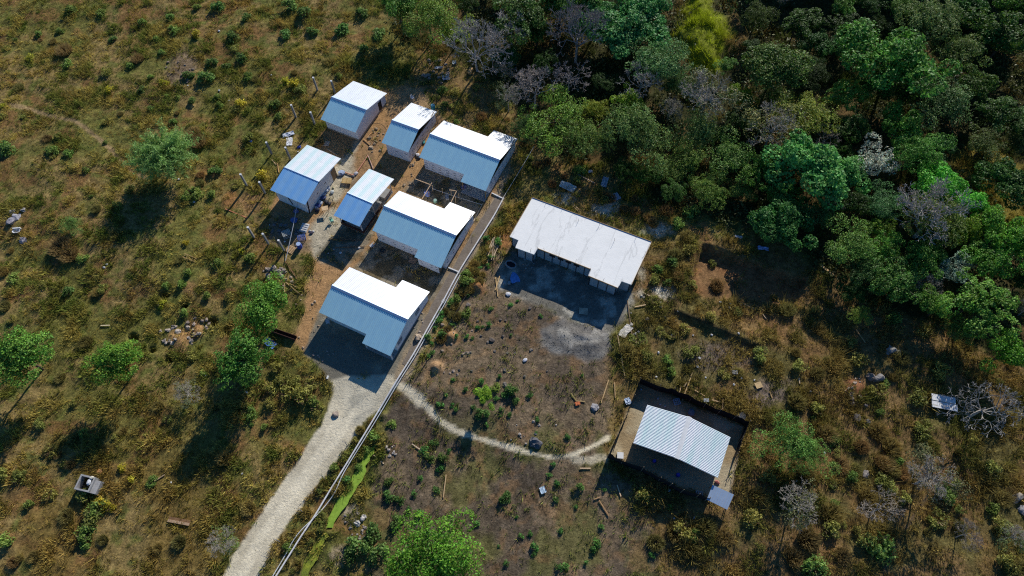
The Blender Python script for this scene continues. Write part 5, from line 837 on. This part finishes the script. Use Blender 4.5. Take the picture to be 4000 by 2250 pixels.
for px, py, r, c, lb in [(1335, 677, .5, (.45, .55, .75), 'grey blue tarp heap at the back corner of the banded-roof house'), (1670, 760, .55, (.35, .45, .9), 'blue and white cloth heap under the pole frame'), (1390, 680, .35, (.85, .82, .85), 'white bag at the elbow of the orange pipes'), (1330, 683, .3, (.9, .88, .88), 'white bag by the door of the banded-roof house'), (1812, 733, .4, (.3, .3, .55), 'dark blue bundle under the porch of the long house'), (1380, 690, .26, (.2, .2, .22), 'dark bag beside the orange pipe elbow'), (1632, 607, .36, (.9, .9, .95), 'white bag in the gap between narrow and long house'), (1636, 618, .34, (.06, .06, .08), 'black bag in the gap between narrow and long house'), (1655, 558, .35, (.1, .5, .5), 'teal bag at the long house corner'), (1157, 828, .45, (.25, .25, .5), 'purple bundle in the shade beside the banded-roof house'), (1150, 862, .5, (.12, .25, .65), 'blue basin shaped bundle in the shaded yard'), (1217, 910, .3, (.12, .1, .14), 'dark box shaped bag on the pale concrete'), (1224, 905, .2, (.8, .8, .8), 'little white bag on the pale concrete'), (1210, 903, .22, (.9, .9, .85), 'cream bag beside the moulded tray'),
                         (2700, 1612, .5, (.35, .35, .42), 'grey pink cloth heap behind the striped shed'), (2896, 1632, .65, (.06, .07, .09), 'pile of black tarpaulin outside the fence corner'), (2800, 1885, .3, (.8, .25, .2), 'red cloth bundle by the lean-to'), (1100, 1900, .01, (1, 1, 1), None), (2014, 1072, .0, (1, 1, 1), None)]:
    if lb: lump('bundle', lb, 'bundle', px, py, r, SACK, c, None, .4)
# sheets, tarps, boards
for nm, lb, cat, px, py, w, l, rz, col, amp in [('white_sheet', 'white sheet lying flat left of the banded-roof house', 'sheet', 1131, 554, 1.0, 1.6, .1, (1.1, 1.1, 1.1), .03), ('white_sheet', 'crumpled white sheet above the flat white one', 'sheet', 1127, 527, 1.9, .8, .4, (1, 1.05, 1.15), .12), ('blue_bag_scrap', 'small bright blue scrap in the pasture grass', 'scrap', 982, 554, .45, .4, 0, (.05, .25, .9), .1), ('blue_bag_scrap', 'dark blue scrap by the back post', 'scrap', 1170, 577, .6, .5, .3, (.06, .1, .5), .12),
        ('tin_sheet', 'crumpled grey tin sheet behind the flat-roofed building', 'tin sheet', 2217, 731, 2.4, 1.3, -.5, (.85, .95, .9), .10), ('tin_sheet', 'narrow tin sheet standing in the shade of the trees', 'tin sheet', 2361, 714, .9, 2.0, -.3, (.65, .72, .8), .12), ('tin_sheet', 'pale tin sheet above the lime patch', 'tin sheet', 2405, 771, 1.2, 1.3, .5, (.75, .8, .9), .08), ('white_bag', 'small white bag above the narrow tin sheet', 'bag', 2306, 673, .7, .5, .2, (1, 1, 1.05), .15), ('plastic_bag', 'white plastic bag on the slope behind the narrow house', 'bag', 1714, 267, 1.4, .45, .1, (1.0, 1, 1), .10), ('plastic_bag', 'grey plastic heap in the rubbish behind the houses', 'bag', 1742, 305, 1.2, 1.2, .2, (.6, .66, .7), .16), ('plastic_bag', 'pale plastic bag under the leaning bare tree', 'bag', 1775, 247, .7, .8, .2, (.65, .72, .75), .12),
        ('white_cloth', 'white cloth on the shaded ground by the red pit', 'cloth', 2980, 972, 1.6, .6, -.2, (.7, .78, 1.2), .10), ('white_cloth', 'white scrap at the wood edge above the pit', 'cloth', 2884, 927, 1.0, .4, -.3, (1, 1, 1), .08), ('glass_sheet', 'pale blue sheet lying on the lower field', 'sheet', 2120, 1915, .7, .8, .4, (.75, .95, 1.1), .03), ('glass_sheet', 'pale blue sheet propped at the net fence corner', 'sheet', 2452, 1568, .8, .9, .3, (.7, .85, 1.05), .06), ('orange_tray', 'orange tray lying on the bare field', 'tray', 2256, 1577, .65, .5, .2, (.95, .25, .08), .03), ('blue_tarp', 'blue tarp under the dark round tree', 'tarp', 1058, 1342, 1.7, 1.0, -.6, (.12, .28, .85), .08), ('beige_slab', 'beige foam slab beside the gravel heap', 'slab', 2443, 1294, 1.1, 2.1, -.75, (1.0, .92, .78), .04)]:
    crumpled(nm, lb, cat, px, py, w, l, rz, col, amp)
def slabbox(name, lab, cat, px, py, w, l, h, rz, mat='white', dz=0, col=(1, 1, 1)): return tag(MB().box(-w / 2, w / 2, -l / 2, l / 2, dz, dz + h).build(name, M[mat], None, G(px, py), (0, 0, rz), col), lab, cat)
wb = thing('white_board', 'white broken board propped in the brush by the big bare tree', 'board', G(3680, 1577), -.22); MB().box(-1.6, 1.6, -.95, -.05, .5, .6).build('lower_panel', M['white'], wb); MB().box(-1.6, 1.4, .02, .9, .55, .65).build('upper_panel', M['white'], wb)
for x in (-1.4, 1.3): MB().bar((x, -.5, -.1), (x, -.5, .5), .1).build('leg', M['wood'], wb); MB().bar((x, .5, -.1), (x, .5, .55), .1).build('leg', M['wood'], wb)
cb = thing('foam_box', 'white box standing just inside the net fence corner', 'box', G(2421, 1783), -.1); MB().box(-.38, .38, -.38, .38, 0, .5).build('body', M['white'], cb); MB().box(-.40, .40, -.40, .40, .503, .58).build('lid', M['white'], cb)
frame_crate('plastic_crate', 'white crate on the brush slope above the shed', 2869, 1457, -.1, .6, .45, .3, 3, (.9, .9, .92)); frame_crate('plastic_crate', 'white crate outside the back of the net fence', 2757, 1566, -.05, .6, .4, .3, 3, (.85, .87, .9)); frame_crate('plastic_crate', 'pale blue crate just inside the back net fence', 2642, 1572, .2, .75, .75, .45, 3, (.5, .65, .8)); frame_crate('plastic_crate', 'pale crate at the lower end of the net fence', 2730, 1928, -.2, .8, .45, .35, 3, (.6, .62, .62))
# tank in the pasture
tk = thing('block_tank', 'open grey block tank with pale rubbish inside, in the lower left pasture', 'tank', G(350, 1895), -.22); mb = MB(); w, l, h, q = 1.0, .95, 1.15, .2
mb.box(-w, w, -l, -l + q, -.2, h); mb.box(-w, w, l - q, l, -.2, h); mb.box(-w, -w + q, -l + q, l - q, -.2, h - .003); mb.box(w - q, w, -l + q, l - q, -.2, h - .003); mb.build('block_wall', M['conc'], tk); MB().box(-w + q, w - q, -l + q, l - q, -.1, .1).build('tank_floor', M['dark'], tk)
MB().box(w + .01, w + .75, -l, l * .7, -.2, .85).build('step_block', M['conc'], tk)
for px, py, r, c, lb in [(348, 1882, .33, (1.1, 1.1, 1.1), 'white bag lying inside the grey block tank'), (358, 1866, .3, (.95, .9, .75), 'cream bag inside the grey block tank, at its back')]:
    o = lump('rubbish_bag', lb, 'bag', px, py, r, SACK, c); o.location = W3(unproj(px, py, .45))
lump('bundle', 'orange and black bundle behind the grey block tank', 'bundle', 392, 1843, .4, SACK, (.7, .35, .12), None, .5)
# dumped rubble at the far left
for i, (px, py, r, c, lb) in enumerate([(65, 850, .55, (.55, .55, .62), 'upper grey chunk of the dumped rubble'), (47, 865, .6, (.45, .44, .5), 'grey pink chunk left in the dumped rubble'), (93, 822, .4, (.5, .48, .45), 'small chunk topping the dumped rubble'), (52, 826, .35, (.6, .58, .52), 'angular stone behind the dumped rubble'), (90, 940, .45, (.55, .53, .6), 'lowest grey chunk of the dumped rubble')]): lump('rubble_chunk', lb, 'rubble', px, py, r, STN, c)
sk = thing('wash_basin', 'oval white basin dumped in the left pasture', 'basin', G(67, 906), .1); mb = MB(); k = 18
ring = lambda a, b, z: [(a * math.cos(2 * PI * i / k), b * math.sin(2 * PI * i / k), z) for i in range(k)]
mb.add(ring(.62, .36, .28) + ring(.52, .28, .28) + ring(.38, .18, .1) + ring(.42, .22, 0), [(i, (i + 1) % k, k + (i + 1) % k, k + i) for i in range(k)] + [(k + i, k + (i + 1) % k, 2 * k + (i + 1) % k, 2 * k + i) for i in range(k)] + [(3 * k + i, 3 * k + (i + 1) % k, (i + 1) % k, i) for i in range(k)] + [tuple(range(2 * k, 3 * k))]); mb.build('bowl', M['white'], sk)
MB().box(-.55, .55, .37, .55, 0, .42).build('back_ledge', M['white'], sk)
# ring trough and powder in the shadow of the flat-roofed building
tr = thing('ring_trough', 'oval grey ring trough in the shadow of the flat-roofed building', 'trough', G(1996, 1036), -.5); mb = MB(); mb.add(ring(.85, .62, .35) + ring(.72, .49, .35) + ring(.72, .49, .05) + ring(.9, .66, -.1), [(i, (i + 1) % k, k + (i + 1) % k, k + i) for i in range(k)] + [(k + i, k + (i + 1) % k, 2 * k + (i + 1) % k, 2 * k + i) for i in range(k)] + [(3 * k + i, 3 * k + (i + 1) % k, (i + 1) % k, i) for i in range(k)]); mb.build('rim', M['conc'], tr); MB().add(ring(.73, .5, .08), [tuple(range(k))]).build('water', M['dark'], tr)
o = lump('powder_heap', 'bright blue powder heap in the shadow of the flat-roofed building', 'heap', 2018, 1083, .95, [blob(77, 3, .25, .3)], (1, 1, 1), None, -.05); o.data.materials.clear(); o.data.materials.append(M['powder']); o.scale.z = .55
slabbox('concrete_block', 'left of two grey blocks at the shadow edge', 'block', 1970, 1107, .4, .45, .3, .3, 'conc'); slabbox('concrete_block', 'right of two grey blocks at the shadow edge', 'block', 1989, 1107, .4, .45, .3, -.2, 'conc')
lump('white_sack', 'white sack on the field just outside the flat-roofed building shadow', 'sack', 1985, 1150, .38, SACK, (1.05, 1.05, 1.05)); lump('white_sack', 'white sack standing on the field below the gravel heap', 'sack', 2051, 1407, .32, SACK, (1, 1, 1.05)); slabbox('white_carton', 'white carton at the pad edge by the dark bushes', 'carton', 1280, 1475, .25, .45, .2, -.2)
# pole stack by the flat-roofed building
pn = 0
for i in range(13):
    a = (1940 + random.uniform(-14, 22), 940 + random.uniform(-20, 14)); b = (1912 + random.uniform(-12, 18), 1000 + random.uniform(-8, 22)); stick('timber_pole', None, 'timber', a, b, .11, .09, 'palewood', .08 + .05 * (i % 4), tuple(random.uniform(.8, 1.35) for _ in (0,)) * 3, 'timber poles stacked by the flat-roofed building', .06 + .07 * (i % 5))['label'] = 'pale timber pole in the loose stack left of the flat-roofed building'
for a, b, lb, c in [((1902, 1030), (1930, 965), 'lower loose pole beside the timber stack', (1.2, 1, .7)), ((1936, 1085), (1945, 1160), 'bamboo pole lying below the timber stack', (1.2, 1.05, .7)), ((1952, 1080), (1935, 1135), 'second bamboo pole below the timber stack, tilted', (1.2, 1.05, .7)),
        ((880, 817), (967, 853), 'orange brown beam in the grass left of the posts', (1.2, .6, .45)), ((395, 1273), (430, 1272), 'short white stick alone in the pasture', (1.5, 1.6, 1.5)), ((310, 830), (2500, 0), None, 0),
        ((1116, 1022), (1163, 1094), 'dark bent beam, long arm above the crossed planks', (.5, .35, .25)), ((1163, 1094), (1128, 1138), 'dark bent beam, short arm above the crossed planks', (.5, .35, .25)), ((1118, 1104), (1172, 1150), 'long pale plank of the crossed pile', (1.3, 1.1, .8)), ((1132, 1108), (1170, 1130), 'upper crossing plank of the crossed pile', (1.2, 1, .7)), ((1112, 1108), (1112, 1142), 'short upright-looking plank left of the crossed pile', (1.2, 1.1, .8)), ((1140, 1085), (1160, 1126), 'thin lath over the crossed pile', (1, .8, .6)),
        ((2665, 1566), (2704, 1455), 'long bamboo pole rising from the back net fence', (1.3, 1.15, .8)), ((2648, 1548), (2660, 1510), 'short bamboo pole beside the long one at the back fence', (1.2, 1.05, .8)), ((2348, 1575), (2377, 1485), 'curved bamboo pole left of the net fence', (1.2, 1.05, .75)), ((2403, 1555), (2400, 1495), 'straight lath between bamboo pole and net fence', (1.0, .85, .6)), ((2877, 1175), (2945, 1208), 'grey plank on the grass below the red pit', (1, .9, .8)), ((2978, 1228), (2993, 1247), 'small pale stick below the red pit', (1.2, 1.1, 1)), ((3342, 1288), (3378, 1340), 'tan lath near the lone yellow green tree', (1.1, .9, .6)),
        ((2320, 1951), (2345, 1942), 'pale stick in front of the shed on the lower field', (1, .8, .6)), ((2265, 1830), (2307, 1830), 'short white plank at the end of the pale footpath', (1.4, 1.3, 1.2)), ((2410, 1895), (2425, 1940), 'white plank below the net fence', (1.4, 1.3, 1.2)), ((2340, 1955), (2378, 2015), 'brown stick on the lower field right side', (.9, .7, .5)), ((1743, 1855), (1732, 1944), 'long pale stick on the lower field left side', (1.1, 1, .8)), ((1610, 1735), (1651, 1763), 'white stick near the stony verge', (1.4, 1.4, 1.4)), ((1450, 1770), (1500, 1812), 'white stick bridging the green ditch edge', (1.4, 1.4, 1.4)), ((2170, 1928), (2169, 1960), 'upright-looking white stick on the lower field', (1.4, 1.4, 1.3)), ((2230, 1537), (2250, 1565), 'greenish branch beside the orange tray', (.7, .75, .4)), ((2250, 1567), (2285, 1570), 'second branch beside the orange tray', (.8, .75, .5)),
        ((2237, 672), (2323, 717), 'long pale pole in the shade above the tin sheets', (1.0, 1, 1.05)), ((2222, 792), (2258, 826), 'plank pair member nearest the flat roof edge', (1, .9, .75)), ((2228, 790), (2262, 820), 'plank pair member farther from the flat roof edge', (.9, .8, .7)), ((2515, 1146), (2570, 1174), 'curved white plank by the lime patch right of the flat roof', (1.5, 1.45, 1.3)), ((2480, 1200), (2522, 1192), 'straight white plank below the curved one', (1.5, 1.4, 1.2)), ((2450, 1172), (2478, 1382), 'long dark pole lying in the grass right of the flat-roofed building', (.5, .45, .4)), ((2412, 1310), (2440, 1470), 'weathered board line below the beige slab', (.9, .85, .75)),
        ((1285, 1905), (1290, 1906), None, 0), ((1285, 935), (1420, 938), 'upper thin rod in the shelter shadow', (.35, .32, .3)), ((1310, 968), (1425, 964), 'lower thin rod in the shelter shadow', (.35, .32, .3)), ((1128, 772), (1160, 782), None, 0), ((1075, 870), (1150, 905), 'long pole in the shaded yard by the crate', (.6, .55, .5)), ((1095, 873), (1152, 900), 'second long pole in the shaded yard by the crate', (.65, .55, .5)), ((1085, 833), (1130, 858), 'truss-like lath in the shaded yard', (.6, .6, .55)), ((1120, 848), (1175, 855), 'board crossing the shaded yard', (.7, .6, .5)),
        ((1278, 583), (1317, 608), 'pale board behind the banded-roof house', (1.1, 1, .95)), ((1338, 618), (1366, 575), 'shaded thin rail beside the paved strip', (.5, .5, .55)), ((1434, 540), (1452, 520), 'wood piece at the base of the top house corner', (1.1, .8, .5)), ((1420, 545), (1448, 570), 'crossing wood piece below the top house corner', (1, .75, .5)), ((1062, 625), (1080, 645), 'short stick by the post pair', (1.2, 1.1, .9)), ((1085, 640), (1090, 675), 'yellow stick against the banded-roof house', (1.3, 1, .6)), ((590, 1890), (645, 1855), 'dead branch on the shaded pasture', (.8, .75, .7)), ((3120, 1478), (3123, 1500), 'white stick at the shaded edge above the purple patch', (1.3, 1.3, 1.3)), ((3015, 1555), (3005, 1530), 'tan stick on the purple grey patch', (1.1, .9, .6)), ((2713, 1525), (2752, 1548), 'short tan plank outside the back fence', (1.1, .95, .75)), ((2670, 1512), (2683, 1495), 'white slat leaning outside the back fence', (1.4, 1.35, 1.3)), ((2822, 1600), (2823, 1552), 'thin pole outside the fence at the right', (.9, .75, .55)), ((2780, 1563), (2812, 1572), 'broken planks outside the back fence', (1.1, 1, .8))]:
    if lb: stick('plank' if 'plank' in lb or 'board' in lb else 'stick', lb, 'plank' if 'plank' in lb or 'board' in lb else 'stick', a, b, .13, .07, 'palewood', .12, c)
wp = thing('heavy_plank', 'thick weathered plank trough lying in the dry lower pasture', 'plank', G(700, 2042), -.18); MB().box(-1.4, 1.4, -.16, .16, .1, .25).build('top_board', M['palewood'], wp, color=(.9, .8, .75)); MB().box(-1.4, 1.4, .162, .5, .0, .2).build('side_board', M['wood'], wp, color=(.6, .5, .45))
rm = thing('rusty_trough', 'long rusty steel trough below the round tree', 'trough', G(1110, 1308), -.36); MB().box(-1.9, 1.9, -.3, -.24, 0, .6).build('side_plate', M['rust'], rm); MB().box(-1.9, 1.9, .24, .3, 0, .6).build('side_plate', M['rust'], rm); MB().box(-1.9, 1.9, -.237, .237, .05, .1).build('bottom_plate', M['rust'], rm)
ld = thing('ladder', 'yellowish ladder frame lying over a hole in the pasture', 'ladder', G(742, 1008, .12), -.4); 
for y in (-.3, .3): MB().bar((-1.1, y, 0), (1.1, y, 0), .07).build('rail', M['palewood'], ld, color=(1.1, .95, .6))
for k in range(5): MB().bar((-.9 + k * .45, -.28, 0), (-.9 + k * .45, .28, 0), .05).build('rung', M['palewood'], ld, color=(1.1, .95, .6))
# orange pipes in the trench
tag(MB().tube(line_of([(1438, 608), (1425, 630), (1405, 660), (1390, 680), (1382, 685)], .15), .09, 6).build('drain_pipe', M['paint'], color=(.85, .38, .22)), 'long orange drain pipe in the trench', 'pipe'); tag(MB().tube(line_of([(1338, 672), (1360, 680), (1381, 687)], .14), .09, 6).build('drain_pipe', M['paint'], color=(.80, .36, .22)), 'short orange drain pipe joining from the left', 'pipe'); tag(MB().tube(line_of([(1437, 608), (1450, 640), (1458, 662)], .13), .07, 6).build('drain_pipe', M['paint'], color=(.6, .32, .25)), 'dull orange drain pipe running down to the shelter', 'pipe')
tag(MB().tube(line_of([(1440, 1648), (1455, 1640), (1470, 1622)], .15), .06, 5).build('drain_pipe', M['paint'], color=(.8, .3, .1)), 'orange pipe bend under the white pipe at the verge', 'pipe')
# pole frame of a future porch between the long houses
pf = thing('pole_frame', 'rough timber pole frame standing in the yard between the two long houses', 'frame', G(1700, 740)); o0 = pf.location
def pp(px, py, z): p = unproj(px, py, z); return Vector((p[0] - o0.x, p[1] - o0.y, z - o0.z))
for (a, b, z) in [(1618, 724, 1.2), (1691, 748, 1.2), (1677, 768, 1.2), (1729, 755, 1.2), (1763, 764, 1.2), (1793, 774, 1.2), (1781, 795, 1.2)]: q = pp(a, b, 0); MB().bar((q.x, q.y, -.2), (q.x + .04, q.y, z + random.uniform(.0, .35)), .09).build('post', M['palewood'], pf, color=(.9, .85, .8))
for (a, b) in [((1622, 699), (1683, 722)), ((1687, 714), (1650, 775)), ((1755, 742), (1786, 746)), ((1786, 742), (1762, 790))]: MB().bar(pp(*a, 1.3), pp(*b, 1.3), .10).build('rail', M['palewood'], pf, color=(1.2, 1.1, 1.0))
rope('white string from the pole frame to the walkway corner', (1691, 750), (1882, 812), .9, .9, .025, 'white', .1, 'string'); stick('kerb_board', 'white board edging the walkway at the middle house', 'board', (1885, 798), (1850, 868), .1, .14, 'palewood', .15, (1.2, 1.2, 1.15))
slabbox('firebrick', 'brown brick block in the pole frame yard', 'block', 1747, 774, .5, .8, .4, .1, 'conc', 0); lump('tyre_pile', 'black tyre shaped lump in front of the middle house', 'tyre', 1494, 981, .01, STN, (.05, .05, .05)) if False else None
ty = thing('tyre', 'black tyre lying in front of the middle house', 'tyre', G(1495, 979)); mb = MB(); m_ = 18; vs = []
for i in range(m_):
    for j in range(8): a, b = 2 * PI * i / m_, 2 * PI * j / 8; vs.append(((.36 + .13 * math.cos(b)) * math.cos(a), (.36 + .13 * math.cos(b)) * math.sin(a), .12 + .12 * math.sin(b)))
mb.add(vs, [(i * 8 + j, ((i + 1) % m_) * 8 + j, ((i + 1) % m_) * 8 + (j + 1) % 8, i * 8 + (j + 1) % 8) for i in range(m_) for j in range(8)]); mb.build('tread', M['wire'], ty)
# fallen pale log by the woods
stick('fallen_log', 'pale fallen log at the wood edge behind the long house', 'log', (1940, 358), (1985, 395), .3, .28, 'palewood', .2, (1.3, 1.1, .75)); stick('fallen_log', 'pale fallen trunk at the foot of the lower umbrella tree', 'log', (3205, 1040), (3255, 1080), .3, .28, 'palewood', .2, (1.1, .95, .7)); stick('tree_stump', 'tan split stump under the leaning bare tree', 'stump', (1834, 292), (1842, 270), .6, .5, 'palewood', .2, (1.2, .95, .6))
# boulders and stones
BO = [(2087, 1732, .62, (.22, .22, .24), 'dark boulder standing at the pale footpath'), (1638, 1320, .55, (.62, .5, .38), 'tan boulder on the walkway edge beside the pipe'), (1310, 1620, .3, (.5, .42, .35), 'round stone on the gravel road'), (3396, 1472, .55, (.4, .33, .27), 'brown left boulder of the dark pair'), (3425, 1478, .6, (.34, .33, .33), 'grey right boulder of the dark pair'), (3478, 1372, .7, (.42, .42, .40), 'large grey outcrop boulder on the slope'), (3510, 1385, .45, (.38, .38, .36), 'smaller boulder beside the grey outcrop'), (2325, 1592, .45, (.45, .45, .48), 'grey block stone among branches on the bare field'), (1395, 2045, .35, (.7, .7, .7), 'white boulder beside the lower ditch'), (1418, 2022, .3, (.72, .7, .66), 'pale stone above the white boulder'), (3967, 1948, .6, (.5, .46, .4), 'pale slab stone at the right edge'), (3995, 1990, .55, (.4, .4, .42), 'grey slab stone at the right edge'), (3345, 1630, .4, (.22, .2, .19), 'dark rock below the red earth'), (3390, 1650, .36, (.2, .19, .18), 'dark rock right of the first dark rock'), (3380, 1855, .35, (.55, .5, .45), 'pale stone on the rusty slope')]
for px, py, r, c, lb in BO: lump('boulder', lb, 'boulder', px, py, r, STN, c)
stones = []
for (cx, cy, rx, ry, n, r0, r1, c) in [(690, 285, 70, 50, 16, .12, .26, (.34, .28, .23)), (700, 1310, 90, 45, 22, .12, .28, (.62, .54, .46)), (770, 1270, 50, 40, 14, .12, .28, (.55, .45, .38)), (1065, 1065, 50, 26, 20, .14, .32, (.5, .42, .36)), (1130, 1100, 30, 40, 8, .12, .28, (.55, .45, .38)), (1470, 560, 36, 60, 22, .10, .24, (.5, .40, .28)), (1610, 700, 40, 80, 18, .08, .2, (.52, .42, .3)), (1385, 2050, 50, 90, 20, .08, .2, (.42, .38, .36)), (1540, 1760, 40, 30, 12, .08, .2, (.6, .55, .5)), (3360, 1530, 60, 60, 18, .12, .3, (.6, .5, .42)),
        (1770, 1340, 80, 170, 16, .10, .26, (.52, .42, .34)), (1950, 1250, 190, 80, 13, .1, .24, (.22, .19, .17)), (1950, 1420, 200, 90, 12, .1, .24, (.24, .22, .2)), (2030, 1690, 200, 60, 12, .08, .16, (.6, .55, .5)), (1700, 290, 60, 60, 22, .14, .32, (.42, .35, .3)), (1200, 1250, 50, 120, 14, .08, .18, (.55, .42, .3)), (2560, 1250, 110, 110, 16, .10, .22, (.75, .72, .66)), (1110, 900, 60, 30, 22, .16, .28, (.28, .27, .27)), (1640, 1260, 30, 120, 12, .08, .16, (.5, .44, .38)), (2040, 1030, 60, 24, 8, .1, .2, (.5, .5, .5)), (1260, 1390, 50, 20, 8, .1, .2, (.6, .48, .42))]:
    for _ in range(n):
        a = random.uniform(0, 6.28); k = math.sqrt(random.random()); px, py = cx + rx * k * math.cos(a), cy + ry * k * math.sin(a); v = random.uniform(.75, 1.25); r = random.uniform(r0, r1) * random.choice((.7, 1, 1.15)); dark = c[0] < .35
        stones.append((lump('stone', None, 'stone', px, py, r, STN, tuple(v * q for q in c), 'loose stones and clods on the ground'), 'dark stone' if dark else 'pale stone', px, py))
rel_labels(stones)
bits = []
for _ in range(64):
    px, py = random.choice(((random.uniform(30, 1100), random.uniform(100, 2200)), (random.uniform(2450, 3300), random.uniform(1100, 2100)), (random.uniform(1050, 1500), random.uniform(550, 1000)), (random.uniform(2500, 2900), random.uniform(1180, 1560))))
    if polydist(np.array([px]), np.array([py]), ROAD)[0] > -10: continue
    bits.append((lump('litter_scrap', None, 'scrap', px, py, random.uniform(.10, .20), SACK, (1.0, 1.0, .98), 'white scraps of litter', .6), 'white litter scrap', px, py))
rel_labels(bits)
# gravel spread loose over the road and heap (uncountable)
gx_, gy_ = rng.uniform(-60, 30, 90000), rng.uniform(9, 70, 90000); Zr = zones(gx_, gy_); pr = np.maximum.reduce([.02 * Zr['road'], .5 * Zr['gravel'], .18 * Zr['front'], .12 * Zr['built'], .14 * Zr['pad'], .10 * Zr['field']]); ok = rng.uniform(0, 1, 90000) < pr; gx_, gy_ = gx_[ok], gy_[ok]; k = len(gx_); gz_ = terrain(gx_, gy_); r = rng.uniform(.03, .085, k)
base_ = np.array([(1, 0, 0), (-.5, .87, 0), (-.5, -.87, 0), (0, 0, .9)]); rot = rng.uniform(0, 6.28, k); bx = base_[None] * r[:, None, None]; V = np.stack([gx_[:, None] + bx[..., 0] * np.cos(rot)[:, None] - bx[..., 1] * np.sin(rot)[:, None], gy_[:, None] + bx[..., 0] * np.sin(rot)[:, None] + bx[..., 1] * np.cos(rot)[:, None], gz_[:, None] + bx[..., 2]], -1).reshape(-1, 3)
Fg = (np.arange(k)[:, None, None] * 4 + np.array([(0, 1, 3), (1, 2, 3), (2, 0, 3)])[None]).reshape(-1, 3); cg = np.repeat(ground_colour(gx_, gy_, {q: v[ok] for q, v in Zr.items()}) * rng.uniform(.75, 1.25, (k, 1)), 4, 0)
o = place('loose_gravel', np_mesh('loose_gravel', V, Fg, cg, M['grass'])); o.color = (1, 1, 1, 1); tag(o, kind='stuff')

# ------------------------------------------------------------------ light, sky, camera
AZ, EL = math.radians(65.5), math.radians(26.5)
sv = Vector((math.cos(EL) * math.cos(AZ), math.cos(EL) * math.sin(AZ), math.sin(EL)))
sl = bpy.data.lights.new('sun', 'SUN'); sl.energy = 5.0; sl.angle = math.radians(.5); sl.color = (1, .96, .90); so_ = bpy.data.objects.new('sun', sl); COL.objects.link(so_); so_.rotation_euler = sv.to_track_quat('Z', 'Y').to_euler(); so_.location = (40, 100, 120)
w = bpy.data.worlds.new('World'); sc.world = w; w.use_nodes = True; nt = w.node_tree; nt.nodes.clear(); bg = nt.nodes.new('ShaderNodeBackground'); sk_ = nt.nodes.new('ShaderNodeTexSky'); sk_.sky_type = 'NISHITA'; sk_.sun_disc = False; sk_.sun_elevation = EL; sk_.sun_rotation = PI / 2 - AZ; sk_.ozone_density = 3.0; sk_.air_density = 1.0; sk_.dust_density = .3
wo = nt.nodes.new('ShaderNodeOutputWorld'); mxs = nt.nodes.new('ShaderNodeMix'); mxs.data_type = 'RGBA'; mxs.blend_type = 'MULTIPLY'; mxs.inputs[0].default_value = 1; nt.links.new(sk_.outputs[0], mxs.inputs[6]); mxs.inputs[7].default_value = (.48, 1.0, 1.56, 1)
nt.links.new(mxs.outputs[2], bg.inputs[0]); bg.inputs[1].default_value = .055; nt.links.new(bg.outputs[0], wo.inputs[0])
cam = bpy.data.cameras.new('camera'); co = bpy.data.objects.new('camera', cam); COL.objects.link(co); cam.sensor_width = 36; cam.lens = 36 * CF / 4000; cam.clip_end = 3000; cam.clip_start = .5
Ux = ca * R_ - sa * U_; Uy = sa * R_ + ca * U_
co.matrix_world = Matrix(((Ux[0], Uy[0], -D_[0], 0), (Ux[1], Uy[1], -D_[1], 0), (Ux[2], Uy[2], -D_[2], CH), (0, 0, 0, 1))); sc.camera = co
sc.view_settings.view_transform = 'Standard'; sc.view_settings.look = 'None'; sc.view_settings.exposure = 0
sc.cycles.use_denoising = False; sc.cycles.caustics_reflective = False; sc.cycles.caustics_refractive = False; sc.cycles.sample_clamp_indirect = 0.8; sc.cycles.filter_width = 1.15; sc.cycles.max_bounces = 6; sc.cycles.diffuse_bounces = 3; sc.cycles.transparent_max_bounces = 4
